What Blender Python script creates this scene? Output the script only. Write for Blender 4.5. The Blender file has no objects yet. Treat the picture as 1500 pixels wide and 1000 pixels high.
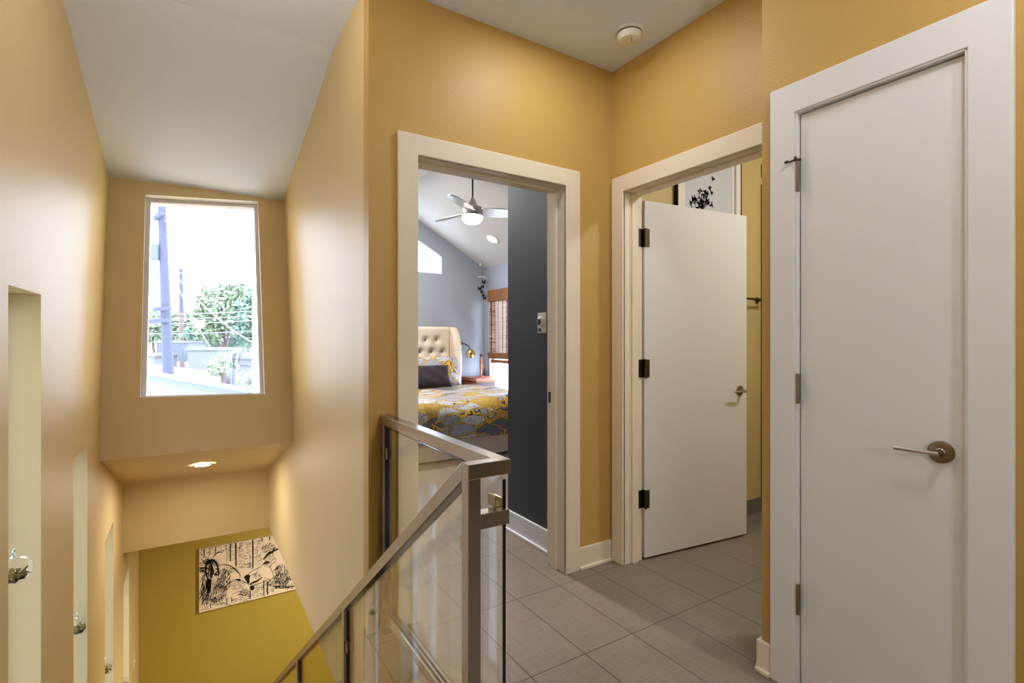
import bpy, bmesh, math, random
from mathutils import Vector, Matrix
R = random.Random(7)
C = bpy.context.scene.collection
PI = math.pi
sc = bpy.context.scene

# ------------------------------------------------------------------ camera
F_PX, TH, HY, CAMH = 745.0, math.radians(32.4), 498.0, 1.228
ct, st = math.cos(TH), math.sin(TH)
cam = bpy.data.cameras.new('camera'); cam_o = bpy.data.objects.new('camera', cam); C.objects.link(cam_o)
cam.sensor_width = 36; cam.lens = F_PX * 36 / 1500
cam.shift_y = -(500 - HY) / 1500
cam.clip_start = 0.02; cam.clip_end = 500
cam_o.location = (0, 0, CAMH); cam_o.rotation_euler = (PI / 2, 0, -TH)
sc.camera = cam_o
sc.view_settings.view_transform = 'Standard'; sc.view_settings.look = 'None'
sc.view_settings.exposure = 0.2; sc.view_settings.gamma = 1.0
sc.view_settings.use_curve_mapping = False
sc.cycles.max_bounces = 10; sc.cycles.diffuse_bounces = 6; sc.cycles.transparent_max_bounces = 24
sc.cycles.caustics_reflective = False; sc.cycles.caustics_refractive = False
sc.cycles.sample_clamp_indirect = 6.0

def srgb(r, g, b):
    f = lambda v: (v / 255 / 12.92) if v / 255 <= .04045 else ((v / 255 + .055) / 1.055) ** 2.4
    return (f(r), f(g), f(b), 1)

# ------------------------------------------------------------------ materials
class NT:
    def __init__(s, name):
        s.m = bpy.data.materials.new(name); s.m.use_nodes = True
        s.t = s.m.node_tree; s.n = s.t.nodes; s.l = s.t.links
        s.out = s.n['Material Output']; s.b = s.n['Principled BSDF']
    def add(s, t, **kw):
        n = s.n.new(t)
        for k, v in kw.items():
            if k in n.inputs.keys(): n.inputs[k].default_value = v
            else: setattr(n, k, v)
        return n
    def link(s, a, b): s.l.new(a, b)
    def pos(s):
        if not hasattr(s, '_p'): s._p = s.add('ShaderNodeNewGeometry')
        return s._p.outputs['Position']
    def mapped(s, scale=(1, 1, 1), rot=(0, 0, 0), loc=(0, 0, 0)):
        m = s.add('ShaderNodeMapping'); m.inputs['Scale'].default_value = scale
        m.inputs['Rotation'].default_value = rot; m.inputs['Location'].default_value = loc
        s.link(s.pos(), m.inputs['Vector']); return m.outputs[0]
    def noise(s, vec, scale, detail=2, rough=.5):
        n = s.add('ShaderNodeTexNoise', Scale=scale, Detail=detail, Roughness=rough)
        s.link(vec, n.inputs['Vector']); return n
    def ramp(s, fac, stops, interp='LINEAR'):
        r = s.add('ShaderNodeValToRGB'); r.color_ramp.interpolation = interp
        e = r.color_ramp.elements
        while len(e) < len(stops): e.new(.5)
        for i, (p, c) in enumerate(stops): e[i].position = p; e[i].color = c
        s.link(fac, r.inputs[0]); return r.outputs[0]
    def mix(s, fac, a, b, blend='MIX'):
        m = s.add('ShaderNodeMix', data_type='RGBA', blend_type=blend)
        for sock, v in ((m.inputs[0], fac), (m.inputs[6], a), (m.inputs[7], b)):
            if hasattr(v, 'links'): s.link(v, sock)
            else: sock.default_value = v
        return m.outputs[2]
    def math(s, op, a, b=None, c=None):
        m = s.add('ShaderNodeMath', operation=op)
        for i, v in enumerate((a, b, c)):
            if v is None: continue
            if hasattr(v, 'links'): s.link(v, m.inputs[i])
            else: m.inputs[i].default_value = v
        return m.outputs[0]
    def bump(s, h, strength, dist=.01):
        b = s.add('ShaderNodeBump', Strength=strength, Distance=dist)
        s.link(h, b.inputs['Height']); s.link(b.outputs[0], s.b.inputs['Normal'])

def mat(name, col, rough=.5, metal=0.0, spec=.5, bump=None, var=0.0):
    t = NT(name); b = t.b
    b.inputs['Roughness'].default_value = rough; b.inputs['Metallic'].default_value = metal
    b.inputs['Specular IOR Level'].default_value = spec
    if var:
        n = t.noise(t.pos(), 9, 4, .6)
        c2 = tuple(min(1, v * (1 - var)) for v in col[:3]) + (1,)
        c1 = tuple(min(1, v * (1 + var)) for v in col[:3]) + (1,)
        t.link(t.mix(n.outputs[0], c1, c2), b.inputs['Base Color'])
    else:
        b.inputs['Base Color'].default_value = col
    if bump:
        n = t.noise(t.pos(), bump[0], 3, .5); t.bump(n.outputs[0], bump[1], bump[2] if len(bump) > 2 else .01)
    return t.m

def paint(name, col, rough=.36, bs=.22, sc_=170, spec=.5):
    t = NT(name); b = t.b
    b.inputs['Base Color'].default_value = col; b.inputs['Roughness'].default_value = rough
    b.inputs['Specular IOR Level'].default_value = spec
    n = t.noise(t.pos(), sc_, 2, .5); t.bump(n.outputs[0], bs, .004)
    return t.m

def emit(name, col, strength):
    t = NT(name); b = t.b
    b.inputs['Base Color'].default_value = (.8, .8, .8, 1)
    b.inputs['Emission Color'].default_value = col; b.inputs['Emission Strength'].default_value = strength
    b.inputs['Roughness'].default_value = .3
    return t.m

def glass(name, tint=(.97, .985, .975, 1), f0=.045, gloss=(1, 1, 1, 1), rough=0.0, fmax=1.0):
    t = NT(name); g = t.add('ShaderNodeNewGeometry')
    d = t.add('ShaderNodeVectorMath', operation='DOT_PRODUCT')
    t.link(g.outputs['Normal'], d.inputs[0]); t.link(g.outputs['Incoming'], d.inputs[1])
    a = t.math('ABSOLUTE', d.outputs['Value']); i = t.math('SUBTRACT', 1.0, a)
    p = t.math('POWER', i, 5.0); f = t.math('MULTIPLY_ADD', p, fmax - f0, f0)
    tr = t.add('ShaderNodeBsdfTransparent'); tr.inputs[0].default_value = tint
    gl = t.add('ShaderNodeBsdfGlossy'); gl.inputs[0].default_value = gloss; gl.inputs['Roughness'].default_value = rough
    m = t.add('ShaderNodeMixShader'); t.link(f, m.inputs[0]); t.link(tr.outputs[0], m.inputs[1]); t.link(gl.outputs[0], m.inputs[2])
    t.link(m.outputs[0], t.out.inputs['Surface'])
    return t.m

def tile_mat():
    t = NT('grey_linen_tile'); b = t.b
    x0, dx, y0, dy = 1.566 - .2565 * 40, .2565, 1.528 - .495 * 20, .495
    sp = t.add('ShaderNodeSeparateXYZ'); t.link(t.pos(), sp.inputs[0])
    fx = t.math('DIVIDE', t.math('SUBTRACT', sp.outputs[0], x0), dx)
    fy = t.math('DIVIDE', t.math('SUBTRACT', sp.outputs[1], y0), dy)
    def line(v, d, w):
        fr = t.math('FRACT', v); e = t.math('MINIMUM', fr, t.math('SUBTRACT', 1.0, fr))
        return t.math('LESS_THAN', t.math('MULTIPLY', e, d), w)
    ln = t.math('MAXIMUM', line(fx, dx, .0019), line(fy, dy, .0019))
    cell = t.add('ShaderNodeCombineXYZ'); t.link(t.math('FLOOR', fx), cell.inputs[0]); t.link(t.math('FLOOR', fy), cell.inputs[1])
    wn = t.add('ShaderNodeTexWhiteNoise'); t.link(cell.outputs[0], wn.inputs['Vector'])
    n1 = t.noise(t.mapped((6, 260, 1)), 1.0, 2); n2 = t.noise(t.mapped((260, 6, 1)), 1.0, 2)
    weave = t.math('MULTIPLY', t.math('ADD', n1.outputs[0], n2.outputs[0]), .5)
    base = t.ramp(weave, [(.3, srgb(112, 99, 88)), (.7, srgb(146, 132, 118))])
    base = t.mix(t.math('MULTIPLY', wn.outputs['Value'], .22), base, srgb(112, 100, 90))
    col = t.mix(ln, base, srgb(48, 42, 38))
    t.link(col, b.inputs['Base Color']); b.inputs['Roughness'].default_value = .36
    b.inputs['Specular IOR Level'].default_value = .45
    t.bump(t.math('ADD', weave, t.math('MULTIPLY', ln, -1.5)), .18, .002)
    return t.m

def wood_mat(name, c1, c2, scale=(2, 30, 30), rough=.45):
    t = NT(name); n = t.noise(t.mapped(scale), 1.0, 4, .6)
    t.link(t.ramp(n.outputs[0], [(.3, c1), (.7, c2)]), t.b.inputs['Base Color'])
    t.b.inputs['Roughness'].default_value = rough
    return t.m

def brushed(name, col, rough=.32):
    t = NT(name); b = t.b
    n = t.noise(t.mapped((14, 14, 240)), 1.0, 3)
    c2 = tuple(v * .82 for v in col[:3]) + (1,)
    t.link(t.mix(n.outputs[0], col, c2), b.inputs['Base Color'])
    b.inputs['Metallic'].default_value = 1; b.inputs['Roughness'].default_value = rough
    return t.m

def leaf_print(name):
    """yellow cloth with grey and white leaves outlined in black thread"""
    t = NT(name); b = t.b
    nz = t.noise(t.pos(), 5, 2)
    warp = t.mix(.10, t.mapped((1, 1, 1)), nz.outputs['Color'], 'ADD')
    mp = t.add('ShaderNodeMapping'); mp.inputs['Rotation'].default_value = (.3, .4, .7); mp.inputs['Scale'].default_value = (4.4, 10.5, 9.0)
    t.link(warp, mp.inputs[0])
    v = t.add('ShaderNodeTexVoronoi', Scale=1.0); t.link(mp.outputs[0], v.inputs['Vector'])
    e = t.add('ShaderNodeTexVoronoi', Scale=1.0, feature='DISTANCE_TO_EDGE'); t.link(mp.outputs[0], e.inputs['Vector'])
    sr = t.add('ShaderNodeSeparateColor'); t.link(v.outputs['Color'], sr.inputs[0])
    leafc = t.ramp(sr.outputs[0], [(0, srgb(166, 168, 180)), (.36, srgb(206, 204, 204)), (.60, srgb(204, 160, 26)), (.72, srgb(96, 96, 108)), (.84, srgb(190, 190, 196))], 'CONSTANT')
    wv = t.add('ShaderNodeTexWave', Scale=26.0, Distortion=3.0, Detail=1.0); t.link(warp, wv.inputs['Vector'])
    leafc = t.mix(t.math('GREATER_THAN', wv.outputs['Fac'], .80), leafc, srgb(84, 82, 94))
    ground = srgb(206, 160, 22)
    cellc = t.mix(t.math('GREATER_THAN', e.outputs['Distance'], .05), ground, leafc)
    ring = t.math('MULTIPLY', t.math('GREATER_THAN', e.outputs['Distance'], .035), t.math('LESS_THAN', e.outputs['Distance'], .062))
    fine = t.noise(t.mapped((55, 55, 55)), 1.0, 3, .7)
    c = t.mix(ring, cellc, srgb(38, 36, 44))
    c = t.mix(t.math('GREATER_THAN', fine.outputs[0], .60), c, srgb(60, 58, 66))
    t.link(c, b.inputs['Base Color']); b.inputs['Roughness'].default_value = .55
    b.inputs['Specular IOR Level'].default_value = .5
    t.bump(fine.outputs[0], .5, .01)
    return t.m

M = {}
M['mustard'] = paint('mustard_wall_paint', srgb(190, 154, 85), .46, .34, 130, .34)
M['stair_paint'] = paint('stairwell_wall_paint', srgb(214, 191, 141), .50, .30, 130, .8)  # lighter copy of the mustard paint; window light put into the colour
M['olive'] = paint('olive_wall_paint', srgb(178, 156, 66), .45, .12)  # green cast of the mixed light put into the wall colour
M['reveal'] = paint('pale_olive_reveal_paint', srgb(214, 192, 140), .45, .08)
M['bath_paint'] = paint('bath_wall_paint', srgb(196, 174, 116), .45, .12)
M['ceil'] = mat('white_ceiling_paint', srgb(222, 234, 255), .7, spec=.3)
M['ceil_bedroom'] = mat('warm_white_ceiling_paint', srgb(216, 212, 206), .7, spec=.3)
M['trim'] = mat('white_trim_paint', srgb(228, 215, 192), .4)
M['door'] = mat('white_door_paint', srgb(222, 221, 220), .42, bump=(220, .04, .003))
M['steel_blue'] = paint('light_blue_wall_paint', srgb(146, 151, 160), .5, .1)
M['navy'] = paint('navy_wall_paint', srgb(52, 54, 61), .5, .14)  # flat colour set much darker than the other bedroom walls
M['tile'] = tile_mat()
M['base_tile'] = mat('grey_base_tile', srgb(104, 98, 92), .4)
M['steel'] = brushed('brushed_steel_rail', (.46, .43, .40, 1), .25)
M['clip'] = brushed('brass_toned_clip', (.62, .52, .32, 1), .3)
M['bronze'] = brushed('antique_nickel', (.30, .245, .17, 1), .3)
M['dark_bronze'] = mat('dark_bronze', (.10, .075, .05, 1), .38, 1.0)
M['nickel'] = brushed('satin_nickel', (.62, .58, .54, 1), .28)
M['glass'] = glass('clear_railing_glass', (.975, .985, .975, 1), .022, fmax=.85)
M['glass_edge'] = mat('dark_green_glass_edge', srgb(14, 20, 17), .12)
M['pane'] = glass('window_pane', (.985, .99, .99, 1), .05)
M['slot_pane'] = glass('tinted_slot_pane', (.40, .40, .40, 1), .05)  # tint added to hold back sky light on the slot reveals
M['globe'] = glass('blown_glass', (.985, .99, .985, 1), .06)
M['wood_tread'] = wood_mat('dark_oak_tread', srgb(74, 48, 24), srgb(128, 88, 46), (3, 40, 40))
M['black'] = mat('black_ink', (.012, .010, .012, 1), .7, spec=.2)
M['canvas'] = mat('cream_canvas', srgb(238, 222, 198), .8, spec=.2, bump=(400, .1, .002))
M['white_plastic'] = mat('white_plastic', srgb(226, 222, 214), .4)
M['grey_plastic'] = mat('grey_plastic', srgb(70, 70, 74), .4)
M['headboard'] = mat('oatmeal_linen', srgb(206, 190, 172), .9, spec=.15, bump=(300, .25, .004))
M['base_linen'] = mat('greige_linen', srgb(240, 228, 218), .9, spec=.15, bump=(300, .25, .004))
M['button'] = mat('brown_button', srgb(60, 46, 36), .6)
M['leafprint'] = leaf_print('leaf_print_quilt')
M['charcoal'] = mat('charcoal_cloth', srgb(52, 46, 52), .85, spec=.2, bump=(120, .5, .01), var=.3)
M['darkcloth'] = mat('dark_underside_cloth', srgb(44, 42, 48), .85, spec=.2)
M['redwood'] = wood_mat('reddish_wood', srgb(126, 66, 40), srgb(188, 118, 82), (3, 3, 40))
M['darkwood'] = wood_mat('dark_brown_wood', srgb(50, 30, 18), srgb(84, 54, 34), (3, 3, 30))
M['brass'] = mat('polished_brass', (.72, .50, .16, 1), .22, 1.0)
M['frame_white'] = mat('white_window_frame', srgb(226, 228, 234), .35)
M['alu'] = mat('aluminium_window_frame', srgb(214, 214, 222), .45)
M['reveal_white'] = mat('white_window_reveal', srgb(240, 240, 240), .5)
M['dome'] = emit('lit_dome_glass', (1, .80, .55, 1), 58)
M['dome_stair'] = emit('lit_stair_dome_glass', (1, .78, .52, 1), 44)
M['bulb'] = emit('lit_downlight_lens', (1, .90, .76, 1), 400)
M['fan_bowl'] = emit('lit_fan_bowl', (1, .90, .74, 1), 12)
M['moss'] = mat('dried_moss', srgb(140, 122, 58), .9, bump=(150, .8, .01), var=.5)
M['pebble'] = mat('dark_pebbles', srgb(60, 52, 44), .8, var=.5)
M['cord'] = mat('clear_line', srgb(200, 196, 180), .4)

# ------------------------------------------------------------------ mesh helpers
W = {}
def tag(o, label=None, cat=None, group=None, kind=None):
    if label: o['label'] = label
    if cat: o['category'] = cat
    if group: o['group'] = group
    if kind: o['kind'] = kind
    return o
def thing(name, label, cat, loc=(0, 0, 0), rz=0.0, group=None, kind=None):
    o = bpy.data.objects.new(name, None); C.objects.link(o); o.empty_display_size = .05
    o.location = loc; o.rotation_euler = (0, 0, rz)
    W[o.name] = Matrix.Translation(loc) @ Matrix.Rotation(rz, 4, 'Z')
    return tag(o, label, cat, group, kind)
def obj(name, bm, m, parent=None, smooth=False, bevel=0.0, label=None, cat=None, group=None, kind=None, local=False, segs=2):
    me = bpy.data.meshes.new(name)
    bmesh.ops.recalc_face_normals(bm, faces=bm.faces[:])
    if smooth:
        for f in bm.faces: f.smooth = True
    Wm = W[parent.name] if parent else Matrix.Identity(4)
    org = Matrix.Identity(4)
    if not parent:
        mn = [1e9] * 3; mx = [-1e9] * 3
        for v in bm.verts:
            for i in range(3): mn[i] = min(mn[i], v.co[i]); mx[i] = max(mx[i], v.co[i])
        org = Matrix.Translation(((mn[0] + mx[0]) / 2, (mn[1] + mx[1]) / 2, mn[2]))
        bmesh.ops.transform(bm, matrix=org.inverted(), verts=bm.verts[:])
    elif not local:
        bmesh.ops.transform(bm, matrix=Wm.inverted(), verts=bm.verts[:])
    bm.to_mesh(me); bm.free()
    for mm in (m if isinstance(m, (list, tuple)) else [m]): me.materials.append(mm)
    o = bpy.data.objects.new(name, me); C.objects.link(o)
    if parent: o.parent = parent; W[o.name] = Wm
    else: o.location = org.translation; W[o.name] = org
    if bevel:
        b = o.modifiers.new('bevel', 'BEVEL'); b.width = bevel; b.segments = segs; b.limit_method = 'ANGLE'; b.angle_limit = math.radians(40)
        b.harden_normals = False
    if smooth:
        try: me.set_sharp_from_angle(angle=math.radians(38))
        except Exception: pass
    return tag(o, label, cat, group, kind)
def dup(root, loc, label=None, rz=None):
    r = root.copy(); C.objects.link(r); r.location = loc
    if rz is not None: r.rotation_euler = (0, 0, rz)
    if label: r['label'] = label
    for ch in list(root.children):
        c = ch.copy(); C.objects.link(c); c.parent = r
        for g in list(ch.children):
            d = g.copy(); C.objects.link(d); d.parent = c
    return r
def nb(): return bmesh.new()
def box(bm, x0, x1, y0, y1, z0, z1, mi=0, mtx=None):
    vs = [bm.verts.new((x, y, z)) for x in (x0, x1) for y in (y0, y1) for z in (z0, z1)]
    if mtx is not None:
        for v in vs: v.co = mtx @ v.co
    for idx in ((0, 1, 3, 2), (4, 6, 7, 5), (0, 4, 5, 1), (2, 3, 7, 6), (0, 2, 6, 4), (1, 5, 7, 3)):
        f = bm.faces.new([vs[i] for i in idx]); f.material_index = mi
    return bm
def bx(*a, **k): return box(nb(), *a, **k)
def prism(bm, pts, ext, mi=0):
    """pts: 3-D polygon, ext: vector"""
    e = Vector(ext); a = [bm.verts.new(p) for p in pts]; b = [bm.verts.new(Vector(p) + e) for p in pts]
    n = len(pts); fs = [bm.faces.new(a), bm.faces.new(b[::-1])]
    for i in range(n): fs.append(bm.faces.new((a[i], b[i], b[(i + 1) % n], a[(i + 1) % n])))
    for f in fs: f.material_index = mi
    return bm
def frame_from(d):
    d = Vector(d).normalized(); u = d.cross(Vector((0, 0, 1)))
    if u.length < 1e-4: u = Vector((1, 0, 0))
    u.normalize(); return u, d.cross(u).normalized(), d
def tube(bm, path, rad, seg=10, cap=True, mi=0):
    path = [Vector(p) for p in path]; rings = []
    for i, p in enumerate(path):
        d = path[min(i + 1, len(path) - 1)] - path[max(i - 1, 0)]
        u, v, _ = frame_from(d); r = rad[i] if isinstance(rad, (list, tuple)) else rad
        rings.append([bm.verts.new(p + r * (math.cos(a) * u + math.sin(a) * v)) for a in [2 * PI * k / seg for k in range(seg)]])
    for a, b in zip(rings, rings[1:]):
        for k in range(seg):
            f = bm.faces.new((a[k], a[(k + 1) % seg], b[(k + 1) % seg], b[k])); f.material_index = mi
    if cap:
        for r in (rings[0][::-1], rings[-1]):
            f = bm.faces.new(r); f.material_index = mi
    return bm
def lathe(bm, prof, loc=(0, 0, 0), seg=24, axis=(0, 0, 1), mi=0):
    """prof: (radius, along axis)"""
    u, v, d = frame_from(axis); loc = Vector(loc); rings = []
    for r, h in prof:
        if r < 1e-6: rings.append([bm.verts.new(loc + d * h)])
        else: rings.append([bm.verts.new(loc + d * h + r * (math.cos(2 * PI * k / seg) * u + math.sin(2 * PI * k / seg) * v)) for k in range(seg)])
    for a, b in zip(rings, rings[1:]):
        for k in range(seg):
            q = []
            for ring, kk in ((a, k), (a, k + 1), (b, k + 1), (b, k)):
                w = ring[kk % len(ring)]
                if w not in q: q.append(w)
            if len(q) > 2:
                f = bm.faces.new(q); f.material_index = mi
    return bm
def sq_bar(bm, p0, p1, up, w, h, cut0=None, cut1=None):
    """square tube from p0 to p1; ends cut by vertical/horizontal planes through the end points with normals cut0, cut1"""
    p0, p1 = Vector(p0), Vector(p1); d = (p1 - p0).normalized(); s = d.cross(Vector(up)).normalized(); t = s.cross(d).normalized()
    vs = []
    for p, n in ((p0, cut0), (p1, cut1)):
        n = Vector(n) if n else d; ring = []
        for a, b in ((-1, -1), (1, -1), (1, 1), (-1, 1)):
            q = p + s * a * w / 2 + t * b * h / 2
            q = q + d * ((p - q).dot(n) / d.dot(n)); ring.append(bm.verts.new(q))
        vs.append(ring)
    a, b = vs
    for k in range(4): bm.faces.new((a[k], a[(k + 1) % 4], b[(k + 1) % 4], b[k]))
    bm.faces.new(a[::-1]); bm.faces.new(b); return bm
def wall_bm(outer, holes, fn, ext, hole_mi=None):
    bm = nb(); es = []
    for loop in [outer] + holes:
        vs = [bm.verts.new(fn(*p)) for p in loop]
        es += [bm.edges.new((vs[i], vs[(i + 1) % len(vs)])) for i in range(len(vs))]
    r = bmesh.ops.triangle_fill(bm, edges=es, use_beauty=True)
    bmesh.ops.dissolve_limit(bm, angle_limit=.01, verts=bm.verts[:], edges=[e for e in bm.edges if len(e.link_faces) == 2 and False] or [])
    fs = bm.faces[:]
    g = bmesh.ops.extrude_face_region(bm, geom=fs)
    nv = [v for v in g['geom'] if isinstance(v, bmesh.types.BMVert)]
    bmesh.ops.translate(bm, vec=Vector(ext), verts=nv)
    bmesh.ops.recalc_face_normals(bm, faces=bm.faces[:])
    if hole_mi is not None:
        n0 = Vector(ext).normalized()
        hv = [Vector(fn(*p)) for h in holes for p in h]
        for f in bm.faces:
            f.normal_update()
            if abs(f.normal.dot(n0)) < .3 and any(any((v.co - q).length < 1e-4 for q in hv) for v in f.verts): f.material_index = hole_mi
    return bm
def rect(a, b, c, d): return [(a, c), (b, c), (b, d), (a, d)]
def struct(name, bm, m, label, cat, parent=None, **k):
    return obj(name, bm, m, parent, label=label, cat=cat, kind='structure', **k)
def ray(x, y):
    r = (x - 750) / F_PX; u = (HY - y) / F_PX
    return Vector((ct * r + st, ct - st * r, u))
CAM = Vector((0, 0, CAMH))
def at(x, y, X=None, Y=None, Z=None):
    """a point of the place measured from the photograph on a known plane"""
    d = ray(x, y)
    t = X / d.x if X is not None else (Y / d.y if Y is not None else (Z - CAMH) / d.z)
    return CAM + d * t

# ------------------------------------------------------------------ measured planes
XL, XS, YB, XC, XD, XB = -.46, .632, 2.113, 2.01, 1.80, 3.80     # stair left / right, bedroom-door wall, bath wall, closet wall, bedroom right wall
YF, CEIL, LOW, LCE = 6.77, 2.735, -3.2, -.525                     # far wall, ceiling, lower floor, lower ceiling
SL = .7297; RISE, RUN = .188, .2577

# ------------------------------------------------------------------ floor, ceilings
flo = wall_bm([(XL - .15, -2.2), (XB + .15, -2.2), (XB + .15, YF + .13), (XS + .04, YF + .13), (XS + .04, YB + .03), (XS, YB + .03), (XS, 1.13), (XL - .15, 1.13)], [], lambda x, y: (x, y, 0), (0, 0, -.12))
struct('floor', flo, M['tile'], 'grey rectangular linen-look floor tiles of the hall, bedroom and bathroom', 'floor')
struct('ceiling_lower', wall_bm([(XS + .035, 1.13), (XB + .15, 1.13), (XB + .15, YF + .13), (XL - .15, YF + .13), (XL - .15, 5.30), (XS + .035, 5.30)], [], lambda x, y: (x, y, LCE), (0, 0, .1)), M['ceil'], 'white ceiling of the lower storey beside the stairwell', 'ceiling')
struct('floor_lower', bx(XL - .15, XB + .15, -2.2, YF + .13, LOW - .1, LOW), M['wood_tread'], 'dark wooden floor at the foot of the stairs', 'floor')
struct('ceiling', wall_bm([(XL - .15, -2.2), (XB + .15, -2.2), (XB + .15, YB), (XS, YB), (XS, 2.717), (XL - .15, 2.717)], [], lambda x, y: (x, y, CEIL), (0, 0, .1)), M['ceil'], 'white flat ceiling over the hall and the top of the stairs', 'ceiling')
struct('ceiling_slope', prism(nb(), [(XL - .15, 2.717, CEIL), (XS, 2.717, CEIL), (XS, 4.374, 2.335), (XL - .15, 4.374, 2.335)], (0, .025, .1)), M['ceil'], 'white sloping ceiling above the tall stair window', 'ceiling')
# edge of the floor slab beside the stairs
struct('trim_1', bx(XS - .012, XS, 1.13, YB, LCE, -.004), M['wood_tread'], 'dark wooden board facing the floor edge below the railing', 'trim')

# ------------------------------------------------------------------ walls of hall and stairwell
slots = [(2.105, 2.505, 1.395), (3.125, 3.514, .668), (4.185, 4.615, -.072), (5.285, 5.742, -.81)]
HS = 1.95
wl = wall_bm(rect(-2.2, YF + .13, LOW, CEIL + .1), [rect(a, b, t - HS, t) for a, b, t in slots], lambda y, z: (XL, y, z), (-.15, 0, 0), hole_mi=1)
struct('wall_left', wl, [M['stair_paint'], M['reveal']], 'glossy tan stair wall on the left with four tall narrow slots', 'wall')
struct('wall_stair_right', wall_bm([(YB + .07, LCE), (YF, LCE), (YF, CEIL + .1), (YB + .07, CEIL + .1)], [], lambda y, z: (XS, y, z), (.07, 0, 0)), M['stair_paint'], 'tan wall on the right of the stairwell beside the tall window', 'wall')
DOX0, DOX1, DOZ = .845, 1.666, 2.036
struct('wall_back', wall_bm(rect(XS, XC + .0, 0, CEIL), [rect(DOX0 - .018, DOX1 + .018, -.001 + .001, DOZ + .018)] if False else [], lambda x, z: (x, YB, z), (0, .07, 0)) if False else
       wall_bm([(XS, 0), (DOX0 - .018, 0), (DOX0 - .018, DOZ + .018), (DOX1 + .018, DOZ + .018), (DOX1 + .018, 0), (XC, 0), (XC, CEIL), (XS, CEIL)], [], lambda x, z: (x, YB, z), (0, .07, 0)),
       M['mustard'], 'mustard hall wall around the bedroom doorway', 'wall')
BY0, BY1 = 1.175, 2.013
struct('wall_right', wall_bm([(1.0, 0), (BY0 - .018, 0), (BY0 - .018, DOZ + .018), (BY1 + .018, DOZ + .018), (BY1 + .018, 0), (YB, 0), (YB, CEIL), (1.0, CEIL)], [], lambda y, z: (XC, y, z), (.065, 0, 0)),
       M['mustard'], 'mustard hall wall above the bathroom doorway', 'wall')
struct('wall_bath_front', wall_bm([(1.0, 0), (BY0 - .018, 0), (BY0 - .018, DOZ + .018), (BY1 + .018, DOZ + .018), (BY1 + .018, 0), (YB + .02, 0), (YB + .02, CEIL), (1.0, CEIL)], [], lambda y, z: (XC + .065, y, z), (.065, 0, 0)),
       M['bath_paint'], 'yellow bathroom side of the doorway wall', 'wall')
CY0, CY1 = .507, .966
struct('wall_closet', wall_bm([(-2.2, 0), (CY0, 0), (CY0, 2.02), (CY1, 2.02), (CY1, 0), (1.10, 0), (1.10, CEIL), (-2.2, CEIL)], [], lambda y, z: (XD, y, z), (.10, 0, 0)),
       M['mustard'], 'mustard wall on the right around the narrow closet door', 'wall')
struct('wall_closet_side', bx(XD + .10, XC + .13, 1.0, 1.10, 0, CEIL), M['mustard'], 'short mustard return wall between closet and bathroom doorway', 'wall')
struct('wall_closet_inner', bx(XD + .11, XD + .13, .3, .99, 0, CEIL), M['ceil'], 'white back of the closet behind its door', 'wall')
struct('wall_front', bx(XL, XD, -2.3, -2.2, 0, CEIL), mat('dark_brown_end_wall', srgb(62, 54, 46), .6), 'dark brown end wall of the hall behind the viewpoint', 'wall')  # unseen wall, dark colour chosen to dim steel reflections and bounce

struct('door_3', bx(XD - .03, XD, -1.75, -.45, 0, 2.05), M['darkwood'], 'dark wooden door on the right wall behind the viewpoint', 'door')  # unseen panel added to darken what the steel posts reflect
# leaning window wall, soffit and drop wall
LK = .2456
def lean_pt(x, z): return (x, 3.92 + LK * (z - .498), z)
ln = Vector((0, 1, -LK)).normalized()
WX0, WX1, WZ0, WZ1 = -.261, .452, .853, 2.265
wins = wall_bm([(XL, .498), (XS, .498), (XS, 2.335), (XL, 2.335)], [[(-.265, .862), (.455, .844), (.448, 2.297), (-.257, 2.238)]], lean_pt, ln * .13, hole_mi=1)
struct('wall_window', wins, [M['stair_paint'], M['reveal_white']], 'tan leaning end wall holding the tall stair window', 'wall')
struct('ceiling_soffit', prism(nb(), [(XL, 3.93, .497), (XS, 3.93, .497), (XS, 5.25, .033), (XL, 5.25, .033)], (0, .03, .09)), M['stair_paint'], 'sloping tan soffit below the window with a recessed light', 'ceiling')
struct('wall_drop', bx(XL, XS, 5.25, 5.37, LCE, .2), M['stair_paint'], 'tan drop wall below the sloping soffit', 'wall')
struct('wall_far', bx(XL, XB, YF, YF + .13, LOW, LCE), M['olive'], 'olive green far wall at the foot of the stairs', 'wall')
struct('wall_lower_right', bx(XB, XB + .13, -2.2, YF + .13, LOW, LCE + .1), M['olive'], 'olive right wall of the lower storey', 'wall')
struct('wall_lower_front', bx(XL, XB, -2.3, -2.2, LOW, 0), M['olive'], 'olive near wall of the lower storey', 'wall')

# tall stair window
wn = thing('window_1', 'tall leaning stair window with a slim grey frame and view of trees', 'window', (.1, 4.25, .85), kind='structure')
def lean_box(bm, x0, x1, za, zb, d0, d1):
    p = [Vector(lean_pt(x, z)) for x, z in ((x0, za), (x1, za), (x1, zb), (x0, zb))]
    return prism(bm, [q + ln * d0 for q in p], ln * (d1 - d0))
fb = nb()
for (a, b, c, d) in (((-.265, .862), (-.257, 2.238), .045, 0), ):
    pass
cor = [(-.265, .862), (.455, .844), (.448, 2.297), (-.257, 2.238)]
ins = [(-.236, .880), (.430, .864), (.424, 2.272), (-.229, 2.214)]
for i in range(4):
    j = (i + 1) % 4
    prism(fb, [Vector(lean_pt(*q)) + ln * .055 for q in (cor[i], cor[j], ins[j], ins[i])], ln * .06)
obj('window_frame', fb, M['alu'], wn, bevel=.003)
obj('window_pane', prism(nb(), [Vector(lean_pt(*q)) + ln * .085 for q in ins], ln * .004), M['pane'], wn)

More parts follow.
